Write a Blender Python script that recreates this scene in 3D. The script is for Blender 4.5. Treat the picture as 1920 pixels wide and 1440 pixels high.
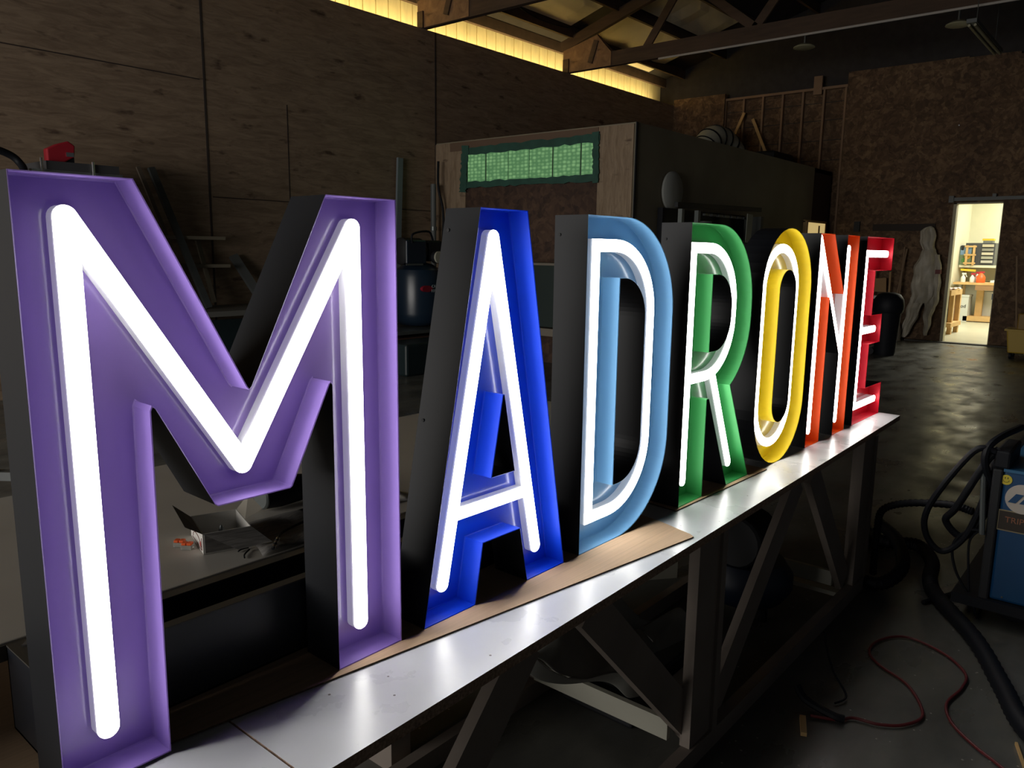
import bpy, bmesh, math, random
from mathutils import Vector, Matrix, geometry
random.seed(7)
C = bpy.context.scene.collection
for o in list(bpy.data.objects): bpy.data.objects.remove(o)
sc = bpy.context.scene
PI = math.pi

# ------------------------------------------------------------------ camera
yaw, pit, rol = math.radians(40.03), math.radians(9.69), math.radians(.75)
def cam_axes():
    X = Vector((math.sin(yaw), 0, math.cos(yaw))); Y = Vector((-math.cos(yaw), 0, math.sin(yaw))); Z = Vector((0, -1, 0))
    cp, sp, cr, sr = math.cos(pit), math.sin(pit), math.cos(rol), math.sin(rol)
    Rx = Matrix(((1, 0, 0), (0, cp, -sp), (0, sp, cp))); Rz = Matrix(((cr, -sr, 0), (sr, cr, 0), (0, 0, 1)))
    M = Rz @ Rx
    return M @ X, M @ Y, M @ Z
ax, ay, az = cam_axes()
cd = bpy.data.cameras.new('camera'); cam = bpy.data.objects.new('camera', cd); C.objects.link(cam)
right = Vector((ax[0], ay[0], az[0])); down = Vector((ax[1], ay[1], az[1])); fwd = Vector((ax[2], ay[2], az[2]))
m = Matrix.Identity(4)
for i in range(3):
    m[i][0] = right[i]; m[i][1] = -down[i]; m[i][2] = -fwd[i]
m[0][3], m[1][3], m[2][3] = 0, 0, 1.62
cam.matrix_world = m
cd.sensor_width = 36; cd.lens = 1458 / 1920 * 36; cd.clip_start = .05; cd.clip_end = 200
sc.camera = cam

# ------------------------------------------------------------------ world, exposure, lights
w = bpy.data.worlds.new('world'); sc.world = w; w.use_nodes = True
bg = w.node_tree.nodes['Background']; bg.inputs[0].default_value = (.92, .96, 1.0, 1); bg.inputs[1].default_value = .030
sc.view_settings.view_transform = 'Standard'; sc.view_settings.look = 'None'
sc.view_settings.exposure = 0; sc.view_settings.gamma = 1; sc.view_settings.use_curve_mapping = False
TUBE_STRENGTH = 12.0
def area(name, loc, target, sx, sy, power, col):
    l = bpy.data.lights.new(name, 'AREA'); l.shape = 'RECTANGLE'; l.size = sx; l.size_y = sy; l.energy = power; l.color = col
    o = bpy.data.objects.new(name, l); C.objects.link(o); o.location = loc
    o.rotation_euler = (Vector(target) - Vector(loc)).to_track_quat('-Z', 'Y').to_euler(); return o
area('side_room_light', (20.0, 2.2, 3.3), (20.0, 2.2, 0), 3.0, 2.0, 250, (1, .97, .80))
area('side_room_light_rear', (23.2, 2.6, 3.3), (23.6, 3.4, 0), 1.2, 1.2, 45, (1, .97, .80))
area('eave_daylight', (8.0, 9.50, 4.70), (8.0, 9.80, 5.15), 17.0, .12, 105, (1, .74, .30)).data.spread = math.radians(110)
area('bay_door_daylight', (-5.6, 5.0, 1.9), (9, 5.8, -.4), 7.0, 3.0, 215, (1, .96, .90)).data.spread = math.radians(125)

# ------------------------------------------------------------------ materials
MATS = {}
def nt(name):
    mt = bpy.data.materials.new(name); mt.use_nodes = True; t = mt.node_tree
    return mt, t, t.nodes['Principled BSDF']
def mat(name, col, rough=.6, metal=0, var=.0, scale=6, bump=0, stretch=None, coat=0, spec=.5, alpha=1, trans=0):
    if name in MATS: return MATS[name]
    mt, t, b = nt(name); b.inputs['Roughness'].default_value = rough; b.inputs['Metallic'].default_value = metal
    b.inputs['Coat Weight'].default_value = coat; b.inputs['Specular IOR Level'].default_value = spec
    b.inputs['Alpha'].default_value = alpha; b.inputs['Transmission Weight'].default_value = trans
    b.inputs['Base Color'].default_value = (*col, 1)
    tc = t.nodes.new('ShaderNodeTexCoord'); mp = t.nodes.new('ShaderNodeMapping'); t.links.new(tc.outputs['Object'], mp.inputs[0])
    if stretch: mp.inputs['Scale'].default_value = stretch
    n = t.nodes.new('ShaderNodeTexNoise'); n.inputs['Scale'].default_value = scale; n.inputs['Detail'].default_value = 6
    t.links.new(mp.outputs[0], n.inputs[0])
    if var:
        r = t.nodes.new('ShaderNodeValToRGB'); e = r.color_ramp.elements
        e[0].position = .3; e[1].position = .7
        e[0].color = (*[c * (1 - var) for c in col], 1); e[1].color = (*[min(1, c * (1 + var)) for c in col], 1)
        t.links.new(n.outputs[0], r.inputs[0]); t.links.new(r.outputs[0], b.inputs['Base Color'])
    if bump:
        bp = t.nodes.new('ShaderNodeBump'); bp.inputs['Strength'].default_value = bump; bp.inputs['Distance'].default_value = .01
        t.links.new(n.outputs[0], bp.inputs['Height']); t.links.new(bp.outputs[0], b.inputs['Normal'])
    MATS[name] = mt; return mt
def emis(name, col, s, base=(.8, .8, .8)):
    mt, t, b = nt(name); b.inputs['Base Color'].default_value = (*base, 1)
    b.inputs['Emission Color'].default_value = (*col, 1); b.inputs['Emission Strength'].default_value = s
    MATS[name] = mt; return mt
def osb(name, c0, c1, c2, scale=9, rough=.75):
    """oriented strand board: flakes of three tones with dark specks"""
    mt, t, b = nt(name); L = t.links.new; b.inputs['Roughness'].default_value = rough
    tc = t.nodes.new('ShaderNodeTexCoord')
    nz = t.nodes.new('ShaderNodeTexNoise'); nz.inputs['Scale'].default_value = 3; L(tc.outputs['Object'], nz.inputs[0])
    mx = t.nodes.new('ShaderNodeMixRGB'); mx.inputs[0].default_value = .18; L(tc.outputs['Object'], mx.inputs[1]); L(nz.outputs[1], mx.inputs[2])
    v = t.nodes.new('ShaderNodeTexVoronoi'); v.inputs['Scale'].default_value = scale; L(mx.outputs[0], v.inputs[0])
    v2 = t.nodes.new('ShaderNodeTexVoronoi'); v2.inputs['Scale'].default_value = scale * 2.3; L(mx.outputs[0], v2.inputs[0])
    s = t.nodes.new('ShaderNodeSeparateColor'); L(v.outputs['Color'], s.inputs[0]); s2 = t.nodes.new('ShaderNodeSeparateColor'); L(v2.outputs['Color'], s2.inputs[0])
    a = t.nodes.new('ShaderNodeMath'); a.operation = 'MULTIPLY'; a.inputs[1].default_value = .5; L(s.outputs[0], a.inputs[0])
    a2 = t.nodes.new('ShaderNodeMath'); a2.operation = 'MULTIPLY_ADD'; a2.inputs[1].default_value = .5; L(s2.outputs[1], a2.inputs[0]); L(a.outputs[0], a2.inputs[2])
    r = t.nodes.new('ShaderNodeValToRGB'); e = r.color_ramp.elements; e[0].color = (*c0, 1); e[0].position = .12; e[1].color = (*c2, 1); e[1].position = .92
    k = r.color_ramp.elements.new(.5); k.color = (*c1, 1); L(a2.outputs[0], r.inputs[0])
    big = t.nodes.new('ShaderNodeTexNoise'); big.inputs['Scale'].default_value = .9; big.inputs['Detail'].default_value = 4; L(tc.outputs['Object'], big.inputs[0])
    m2 = t.nodes.new('ShaderNodeMixRGB'); m2.blend_type = 'MULTIPLY'; m2.inputs[0].default_value = .6
    r2 = t.nodes.new('ShaderNodeValToRGB'); r2.color_ramp.elements[0].position = .35; r2.color_ramp.elements[0].color = (.55, .5, .5, 1); r2.color_ramp.elements[1].position = .62
    L(big.outputs[0], r2.inputs[0]); L(r.outputs[0], m2.inputs[1]); L(r2.outputs[0], m2.inputs[2]); L(m2.outputs[0], b.inputs['Base Color'])
    MATS[name] = mt; return mt
def plywall(name, c0, c1, kx=1.2, kz=7.0):
    """rotary-cut plywood: long horizontal grain, knots"""
    mt, t, b = nt(name); L = t.links.new; b.inputs['Roughness'].default_value = .7
    tc = t.nodes.new('ShaderNodeTexCoord'); mp = t.nodes.new('ShaderNodeMapping'); mp.inputs['Scale'].default_value = (kx, kx, kz); L(tc.outputs['Object'], mp.inputs[0])
    n = t.nodes.new('ShaderNodeTexNoise'); n.inputs['Scale'].default_value = 2.2; n.inputs['Detail'].default_value = 10; n.inputs['Roughness'].default_value = .68; n.inputs['Distortion'].default_value = .8; L(mp.outputs[0], n.inputs[0])
    r = t.nodes.new('ShaderNodeValToRGB'); e = r.color_ramp.elements; e[0].position = .32; e[0].color = (*c0, 1); e[1].position = .64; e[1].color = (*c1, 1); L(n.outputs[0], r.inputs[0])
    mk = t.nodes.new('ShaderNodeMapping'); mk.inputs['Scale'].default_value = (1.6, 1.6, 4.5); L(tc.outputs['Object'], mk.inputs[0])
    kn = t.nodes.new('ShaderNodeTexNoise'); kn.inputs['Scale'].default_value = 1.7; kn.inputs['Detail'].default_value = 3; L(mk.outputs[0], kn.inputs[0])
    rk = t.nodes.new('ShaderNodeValToRGB'); rk.color_ramp.elements[0].position = .26; rk.color_ramp.elements[0].color = (.35, .3, .3, 1); rk.color_ramp.elements[1].position = .36
    L(kn.outputs[0], rk.inputs[0]); mm = t.nodes.new('ShaderNodeMixRGB'); mm.blend_type = 'MULTIPLY'; mm.inputs[0].default_value = 1; L(r.outputs[0], mm.inputs[1]); L(rk.outputs[0], mm.inputs[2])
    L(mm.outputs[0], b.inputs['Base Color']); MATS[name] = mt; return mt

M_BLACK = mat('black_satin_paint', (.013, .0145, .019), .5, var=.08, scale=3, spec=.35)
M_BLACKM = mat('black_matte', (.012, .013, .016), .6)
M_RUBBER = mat('black_rubber', (.006, .007, .011), .6, spec=.3)
M_CARD = mat('corrugated_cardboard', (.62, .42, .26), .8, var=.08, scale=2.2, stretch=(1, 90, 1), bump=.12)
M_PART = mat('raw_particleboard_edge', (.34, .23, .16), .85, var=.45, scale=160)
def melamine():
    mt, t, b = nt('white_melamine'); L = t.links.new
    tc = t.nodes.new('ShaderNodeTexCoord'); n = t.nodes.new('ShaderNodeTexNoise'); n.inputs['Scale'].default_value = 7; n.inputs['Detail'].default_value = 8; L(tc.outputs['Object'], n.inputs[0])
    r = t.nodes.new('ShaderNodeValToRGB'); r.color_ramp.elements[0].position = .3; r.color_ramp.elements[0].color = (.74, .75, .765, 1); r.color_ramp.elements[1].position = .6; r.color_ramp.elements[1].color = (.79, .80, .82, 1); L(n.outputs[0], r.inputs[0])
    v = t.nodes.new('ShaderNodeTexVoronoi'); v.inputs['Scale'].default_value = 26; L(tc.outputs['Object'], v.inputs[0])
    a = t.nodes.new('ShaderNodeMath'); a.operation = 'LESS_THAN'; a.inputs[1].default_value = .07; L(v.outputs['Distance'], a.inputs[0])
    s_ = t.nodes.new('ShaderNodeSeparateColor'); L(v.outputs['Color'], s_.inputs[0]); g = t.nodes.new('ShaderNodeMath'); g.operation = 'GREATER_THAN'; g.inputs[1].default_value = .82; L(s_.outputs[0], g.inputs[0])
    m_ = t.nodes.new('ShaderNodeMath'); m_.operation = 'MULTIPLY'; L(a.outputs[0], m_.inputs[0]); L(g.outputs[0], m_.inputs[1])
    x_ = t.nodes.new('ShaderNodeMixRGB'); x_.inputs[2].default_value = (.16, .14, .13, 1); L(m_.outputs[0], x_.inputs[0]); L(r.outputs[0], x_.inputs[1]); L(x_.outputs[0], b.inputs['Base Color'])
    q = t.nodes.new('ShaderNodeMapRange'); q.inputs[1].default_value = .3; q.inputs[2].default_value = .7; q.inputs[3].default_value = .24; q.inputs[4].default_value = .36; L(n.outputs[0], q.inputs[0]); L(q.outputs[0], b.inputs['Roughness'])
    return mt
M_WHITE = melamine()
M_WHITE2 = mat('dusty_white_laminate', (.56, .525, .47), .42, var=.06, scale=4)
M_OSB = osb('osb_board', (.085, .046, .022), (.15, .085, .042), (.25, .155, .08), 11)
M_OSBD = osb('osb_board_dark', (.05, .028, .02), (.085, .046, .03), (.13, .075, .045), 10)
M_PLY = plywall('plywood_wall', (.20, .135, .09), (.36, .26, .175))
M_PLYL = plywall('plywood_fir', (.21, .145, .09), (.36, .265, .175), 8, 1.4)
M_BOOTH = mat('grey_brown_painted_board', (.27, .235, .165), .8, var=.12, scale=1.5)
M_STUD = mat('pale_stud_timber', (.30, .19, .115), .8, var=.15, scale=3)
M_TIMBER = mat('rough_sawn_timber', (.075, .045, .028), .8, var=.25, scale=3, stretch=(4, .5, 4))
M_TIMBERG = mat('grey_painted_timber', (.24, .20, .17), .7, var=.15, scale=4)
M_SLATE = mat('white_painted_board', (.42, .41, .34), .55, var=.05, scale=3)
M_PINE = mat('pine_wood', (.62, .40, .17), .6, var=.12, scale=5)
M_STEEL = mat('grey_steel', (.20, .22, .22), .4, metal=.7, var=.1)
M_CHROME = mat('bright_steel', (.7, .7, .7), .2, metal=1)
M_GREY = mat('grey_plastic', (.13, .14, .14), .5, var=.05)
M_RED = mat('red_plastic', (.42, .02, .035), .4)
M_BLUE = mat('blue_machine_paint', (.006, .060, .165), .35, var=.08)
M_NAVY = mat('navy_tank_paint', (.012, .025, .045), .3)
M_YEL = mat('yellow_bucket_plastic', (.55, .36, .03), .5)
M_GRN = mat('green_masking_tape', (.03, .10, .075), .7, var=.2)
M_FILM = mat('clear_poly_sheet', (.45, .46, .44), .35, var=.1, bump=.6, scale=9)
M_SUIT = mat('crumpled_poly_suit', (.52, .47, .38), .55, var=.18, scale=5, bump=.8)
M_INS = mat('white_insulation_facing', (.80, .74, .58), .6, var=.08, scale=2)
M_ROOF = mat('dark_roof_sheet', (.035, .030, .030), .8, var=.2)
M_PURLIN = mat('dark_purlin_timber', (.085, .055, .042), .85, var=.2)
M_CREAM = mat('cream_painted_wall', (.74, .725, .57), .7, var=.02)
M_GUSS = plywall('brown_gusset_plywood', (.16, .085, .045), (.28, .16, .085), 3, 3)
M_TEAL = mat('teal_plastic_bin', (.014, .026, .030), .4, var=.2)
M_ORANGE = mat('orange_plastic', (.85, .12, .02), .4)
M_PAPER = mat('white_printed_paper', (.78, .76, .72), .6, var=.05)
M_PAPERD = mat('grey_newsprint', (.16, .15, .14), .7, var=.35, scale=20, stretch=(1, 12, 12))

def floor_mat():
    mt, t, b = nt('polished_concrete'); L = t.links.new
    tc = t.nodes.new('ShaderNodeTexCoord'); mp = t.nodes.new('ShaderNodeMapping'); mp.inputs['Scale'].default_value = (.9, 1.6, 1); L(tc.outputs['Object'], mp.inputs[0])
    n = t.nodes.new('ShaderNodeTexNoise'); n.inputs['Scale'].default_value = 1.8; n.inputs['Detail'].default_value = 9; n.inputs['Roughness'].default_value = .62; L(mp.outputs[0], n.inputs[0])
    r = t.nodes.new('ShaderNodeValToRGB'); r.color_ramp.elements[0].position = .32; r.color_ramp.elements[0].color = (.075, .075, .068, 1); r.color_ramp.elements[1].position = .7; r.color_ramp.elements[1].color = (.17, .168, .15, 1)
    L(n.outputs[0], r.inputs[0])
    # pale paint specks and grit
    v = t.nodes.new('ShaderNodeTexVoronoi'); v.inputs['Scale'].default_value = 22; L(tc.outputs['Object'], v.inputs[0])
    lt = t.nodes.new('ShaderNodeMath'); lt.operation = 'LESS_THAN'; lt.inputs[1].default_value = .09; L(v.outputs['Distance'], lt.inputs[0])
    n3 = t.nodes.new('ShaderNodeTexNoise'); n3.inputs['Scale'].default_value = 3; L(tc.outputs['Object'], n3.inputs[0])
    g = t.nodes.new('ShaderNodeMath'); g.operation = 'GREATER_THAN'; g.inputs[1].default_value = .55; L(n3.outputs[0], g.inputs[0])
    ml = t.nodes.new('ShaderNodeMath'); ml.operation = 'MULTIPLY'; L(lt.outputs[0], ml.inputs[0]); L(g.outputs[0], ml.inputs[1])
    mx = t.nodes.new('ShaderNodeMixRGB'); mx.inputs[2].default_value = (.38, .36, .32, 1); L(ml.outputs[0], mx.inputs[0]); L(r.outputs[0], mx.inputs[1]); L(mx.outputs[0], b.inputs['Base Color'])
    n2 = t.nodes.new('ShaderNodeTexNoise'); n2.inputs['Scale'].default_value = 2.6; n2.inputs['Detail'].default_value = 7; L(mp.outputs[0], n2.inputs[0])
    r2 = t.nodes.new('ShaderNodeMapRange'); r2.inputs[1].default_value = .3; r2.inputs[2].default_value = .7; r2.inputs[3].default_value = .22; r2.inputs[4].default_value = .55
    L(n2.outputs[0], r2.inputs[0]); L(r2.outputs[0], b.inputs['Roughness'])
    bp = t.nodes.new('ShaderNodeBump'); bp.inputs['Strength'].default_value = .25; bp.inputs['Distance'].default_value = .02; L(n2.outputs[0], bp.inputs['Height']); L(bp.outputs[0], b.inputs['Normal'])
    return mt
M_FLOOR = floor_mat()

# ------------------------------------------------------------------ mesh helpers
class MB:
    def __init__(s): s.v = []; s.f = []; s.mi = []; s.sm = False
    def add(s, vs, fs, mi=0):
        b = len(s.v); s.v += [tuple(p) for p in vs]; s.f += [tuple(b + i for i in f) for f in fs]; s.mi += [mi] * len(fs); return s
    def box(s, a, b, mi=0):
        x0, y0, z0 = a; x1, y1, z1 = b
        return s.add([(x0, y0, z0), (x1, y0, z0), (x1, y1, z0), (x0, y1, z0), (x0, y0, z1), (x1, y0, z1), (x1, y1, z1), (x0, y1, z1)],
                     [(0, 3, 2, 1), (4, 5, 6, 7), (0, 1, 5, 4), (1, 2, 6, 5), (2, 3, 7, 6), (3, 0, 4, 7)], mi)
    def beam(s, p, q, wd, th, up=(0, 0, 1), mi=0):
        """board from p to q; th along 'up'-ish, wd across"""
        p = Vector(p); q = Vector(q); d = (q - p).normalized(); u = Vector(up)
        if abs(d.dot(u)) > .98: u = Vector((0, 1, 0))
        sd = d.cross(u).normalized(); u = sd.cross(d).normalized()
        c = []
        for e in (p, q):
            for a, b in ((-1, -1), (1, -1), (1, 1), (-1, 1)): c.append(e + sd * a * wd / 2 + u * b * th / 2)
        return s.add(c, [(0, 3, 2, 1), (4, 5, 6, 7), (0, 1, 5, 4), (1, 2, 6, 5), (2, 3, 7, 6), (3, 0, 4, 7)], mi)
    def tube(s, pts, r, n=10, mi=0, rib=0, closed=False):
        pts = [Vector(p) for p in pts]; rings = []; prev = None
        for i, p in enumerate(pts):
            a = pts[i - 1] if i else (pts[-1] if closed else pts[0]); b = pts[(i + 1) % len(pts)] if (i < len(pts) - 1 or closed) else pts[-1]
            d = (b - a).normalized()
            if prev is None:
                u = Vector((0, 0, 1)) if abs(d.z) < .9 else Vector((1, 0, 0)); u = (u - d * u.dot(d)).normalized()
            else: u = (prev - d * prev.dot(d)).normalized()
            prev = u; w_ = d.cross(u)
            rr = (r[i] if isinstance(r, (list, tuple)) else r) * (1 + (rib if i % 2 else -rib))
            rings.append([p + (u * math.cos(2 * PI * k / n) + w_ * math.sin(2 * PI * k / n)) * rr for k in range(n)])
        vs = [v for rg in rings for v in rg]; fs = []
        m_ = len(rings)
        for i in range(m_ if closed else m_ - 1):
            for k in range(n):
                a, b = i * n + k, i * n + (k + 1) % n; c, d = ((i + 1) % m_) * n + (k + 1) % n, ((i + 1) % m_) * n + k
                fs.append((a, b, c, d))
        if not closed: fs += [tuple(range(n - 1, -1, -1)), tuple((m_ - 1) * n + k for k in range(n))]
        s.sm = True
        return s.add(vs, fs, mi)
    def lathe(s, prof, c=(0, 0, 0), n=20, mi=0, axis='z'):
        vs = []; fs = []
        for r, h in prof:
            for k in range(n):
                a = 2 * PI * k / n; x, y, z = r * math.cos(a), r * math.sin(a), h
                if axis == 'x': x, y, z = h, r * math.cos(a), r * math.sin(a)
                if axis == 'y': x, y, z = r * math.sin(a), h, r * math.cos(a)
                vs.append((c[0] + x, c[1] + y, c[2] + z))
        for i in range(len(prof) - 1):
            for k in range(n): fs.append((i * n + k, i * n + (k + 1) % n, (i + 1) * n + (k + 1) % n, (i + 1) * n + k))
        fs += [tuple(range(n - 1, -1, -1)), tuple((len(prof) - 1) * n + k for k in range(n))]
        s.sm = True
        return s.add(vs, fs, mi)
    def prism(s, poly, fn, d, mi=0):
        """poly 2D extruded; fn(u,w,t)->xyz with t in 0..d"""
        n = len(poly); vs = [fn(u, w_, 0) for u, w_ in poly] + [fn(u, w_, d) for u, w_ in poly]
        return s.add(vs, [tuple(range(n)), tuple(range(2 * n - 1, n - 1, -1))] + [(i, i + n, (i + 1) % n + n, (i + 1) % n) for i in range(n)], mi)
def part(name, mb, mats, parent=None, bevel=0, loc=None, smooth=None):
    me = bpy.data.meshes.new(name); me.from_pydata(mb.v, [], mb.f)
    for mm in (mats if isinstance(mats, (list, tuple)) else [mats]): me.materials.append(mm)
    for p, i in zip(me.polygons, mb.mi): p.material_index = i
    bm = bmesh.new(); bm.from_mesh(me); bmesh.ops.recalc_face_normals(bm, faces=bm.faces); bm.to_mesh(me); bm.free()
    o = bpy.data.objects.new(name, me); C.objects.link(o)
    if smooth if smooth is not None else mb.sm:
        for p in me.polygons: p.use_smooth = True
        md = o.modifiers.new('edge', 'EDGE_SPLIT'); md.split_angle = math.radians(40)
    if bevel:
        md = o.modifiers.new('bevel', 'BEVEL'); md.width = bevel; md.segments = 2; md.limit_method = 'ANGLE'
    if parent: o.parent = parent
    if loc: o.location = loc
    return o
def thing(name, label, cat, loc=(0, 0, 0), rotz=0, group=None):
    o = bpy.data.objects.new(name, None); C.objects.link(o); o.location = loc; o.rotation_euler = (0, 0, rotz); o.empty_display_size = .1
    o['label'] = label; o['category'] = cat
    if group: o['group'] = group
    return o
def tag(o, label, cat, group=None, kind=None):
    o['label'] = label; o['category'] = cat
    if group: o['group'] = group
    if kind: o['kind'] = kind
    return o
def struct(name, mb, mats, parent=None, **k):
    o = part(name, mb, mats, parent, **k)
    if not parent: o['kind'] = 'structure'
    return o
def box(a, b): return MB().box(a, b)
def smoothpath(pts, n=8, closed=False):
    """Catmull-Rom"""
    P = [Vector(p) for p in pts]; out = []; N = len(P)
    for i in range(N if closed else N - 1):
        p0 = P[i - 1] if (i or closed) else P[0]; p1 = P[i]; p2 = P[(i + 1) % N]; p3 = P[(i + 2) % N] if (i + 2 < N or closed) else P[-1]
        for k in range(n):
            t = k / n; out.append(.5 * ((2 * p1) + (p2 - p0) * t + (2 * p0 - 5 * p1 + 4 * p2 - p3) * t * t + (3 * p1 - p0 - 3 * p2 + p3) * t ** 3))
    if not closed: out.append(P[-1])
    return out
def text_mesh(name, s, size, mt, parent, matrix, depth=.0006, align='CENTER', kern=1.0):
    cu = bpy.data.curves.new(name, 'FONT'); cu.body = s; cu.size = size; cu.extrude = depth; cu.align_x = align; cu.align_y = 'CENTER'; cu.space_character = kern
    ob = bpy.data.objects.new(name, cu); C.objects.link(ob); dg = bpy.context.evaluated_depsgraph_get()
    me = bpy.data.meshes.new_from_object(ob.evaluated_get(dg)); bpy.data.objects.remove(ob)
    me.materials.clear(); me.materials.append(mt)
    o = bpy.data.objects.new(name, me); C.objects.link(o); o.parent = parent; o.matrix_local = matrix; return o
def frame_m(origin, xdir, ydir):
    x = Vector(xdir).normalized(); y = Vector(ydir).normalized(); z = x.cross(y)
    mm = Matrix.Identity(4)
    for i in range(3): mm[i][0] = x[i]; mm[i][1] = y[i]; mm[i][2] = z[i]; mm[i][3] = origin[i]
    return mm

# ------------------------------------------------------------------ the setting
WL = 9.285; XF = 16.75; BX0, BY, BZ = 9.09, 5.6, 3.28
struct('floor', box((-6, -8, -.1), (26, 11, 0)), M_FLOOR)
wl = struct('wall_left', box((-6, WL, 0), (17.4, WL + .12, 4.98)), M_PLY)
mb = MB()
for x in (1.48, 5.16, 9.07): mb.box((x - .013, WL - .006, 0), (x + .013, WL - .001, 4.97))
struct('panel_joint', mb, mat('dark_joint', (.055, .042, .036), .9), wl)  # dark strips marking the joints between wall panels
mb = MB()
for x, z0, z1 in ((6.32, 1.5, 3.5),): mb.box((x - .006, WL - .004, z0), (x + .006, WL - .001, z1))
for z, x0, x1 in ((2.24, 5.2, 9.0), (3.62, 1.6, 5.1)): mb.box((x0, WL - .004, z - .006), (x1, WL - .001, z + .006))
struct('sheet_seam', mb, mat('dark_seam_line', (.05, .035, .03), .9), wl)  # thin dark lines along the plywood sheet seams
# far wall (OSB) with the doorway, and the stud-framed bay to its left
DY0, DY1, DZ = 2.50, 3.31, 2.615
wb = struct('wall_back', MB().box((XF, DY1, 0), (XF + .14, 5.42, 5.22)).box((XF, -8, 0), (XF + .14, DY0, 5.16)).box((XF, DY0, DZ), (XF + .14, DY1, 5.2)), M_OSB)
ws = struct('wall_back_bay', MB().box((XF + .13, 5.42, 0), (XF + .17, 8.03, 4.95)), M_OSB)
mb = MB()
for k in range(7): mb.box((XF + .04, 5.44 + k * .43, 0), (XF + .13, 5.48 + k * .43, 4.95))
struct('stud', mb, M_STUD, ws)
struct('top_plate', box((XF + .03, 5.42, 4.95), (XF + .14, 8.03, 5.0)), M_STUD, ws)
mb = MB()
for z in (3.55, 3.95, 4.35, 4.7): mb.box((XF + .124, 5.42, z), (XF + .13, 8.03, z + .012))
struct('lap_joint', mb, M_BLACKM, ws)
struct('plate_block', box((XF, 5.93, 4.86), (XF + .05, 6.1, 5.22)), M_STUD, ws)
struct('wall_corner', box((XF - .02, 8.03, 0), (XF + .12, WL, 5.1)), M_OSB)
struct('door_1', MB().box((XF - .01, DY1 - .055, 0), (XF + .15, DY1, DZ)).box((XF - .01, DY0, 0), (XF + .15, DY0 + .012, DZ)).box((XF - .01, DY0, DZ - .02), (XF + .15, DY1, DZ)), mat('door_jamb_paint', (.55, .5, .34), .6))
# side room behind the doorway
struct('wall_side_room_rear', box((24, -2, 0), (24.1, 4.35, 3.6)), M_CREAM)
struct('wall_side_room_left', box((XF + .14, 4.3, 0), (24, 4.4, 3.6)), M_CREAM)
struct('wall_side_room_right', box((XF + .14, -2.1, 0), (24, -2, 3.6)), M_CREAM)
struct('ceiling_side_room', box((XF + .14, -2.1, 3.6), (24.1, 4.4, 3.7)), M_CREAM)
struct('floor_side_room', box((XF, -2, .0), (24, 4.3, .012)), mat('side_room_floor', (.50, .49, .38), .35, var=.05, scale=2))
struct('trim_1', box((XF - .16, 2.1, .0), (XF, 3.9, .02)), mat('threshold_dark', (.07, .065, .055), .7))
# booth room: plywood-framed front with window, plain side wall
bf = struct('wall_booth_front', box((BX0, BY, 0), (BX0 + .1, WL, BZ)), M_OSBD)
struct('corner_panel', box((BX0 - .02, BY, 0), (BX0, 6.15, BZ)), M_PLYL, bf)
struct('wall_end_panel', box((BX0 - .02, 8.62, 0), (BX0, WL, BZ)), M_PLYL, bf)
struct('header_board', box((BX0 - .03, 6.15, 3.15), (BX0, 8.95, BZ)), mat('brown_header_paint', (.16, .10, .065), .7), bf)
bs = struct('wall_booth_side', box((BX0, BY - .02, 0), (15.72, BY, 3.3)), M_BOOTH)
struct('corner_edge', box((BX0 - .01, BY - .035, 0), (BX0 + .03, BY - .02, 3.3)), M_BLACKM, bs)
struct('wall_booth_end', box((15.72, BY - .0, 0), (XF, BY + .04, 3.3)), mat('dark_red_brown_panel', (.055, .028, .02), .8))
struct('ceiling_booth', box((BX0, BY, 3.22), (XF, WL, 3.3)), M_BOOTH)
# eave: warm lit fluted cladding seen above the wall top
ev = MB()
x = 1.0
while x < 16.6:
    ev.box((x, 9.78, 4.3), (x + .232, 9.80, 5.6)); x += .252
ev.box((0, 9.81, 4.3), (17, 9.83, 5.6))
struct('wall_eave_cladding', ev, mat('pale_pine_cladding', (.86, .78, .50), .7, var=.10, scale=3, stretch=(3, 3, .7)))
struct('trim_2', box((0, 9.66, 5.46), (17, 9.74, 5.64)), M_PURLIN)
SL = .30
def roofz(y): return 5.58 + SL * (9.9 - y)
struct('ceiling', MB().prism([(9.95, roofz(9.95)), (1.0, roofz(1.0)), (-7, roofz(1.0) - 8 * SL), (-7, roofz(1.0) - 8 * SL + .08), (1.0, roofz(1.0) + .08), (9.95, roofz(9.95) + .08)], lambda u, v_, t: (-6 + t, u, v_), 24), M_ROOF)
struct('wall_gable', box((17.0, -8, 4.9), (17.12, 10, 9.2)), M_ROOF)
TX = (1.35, 5.1, 8.85, 12.62)
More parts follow.
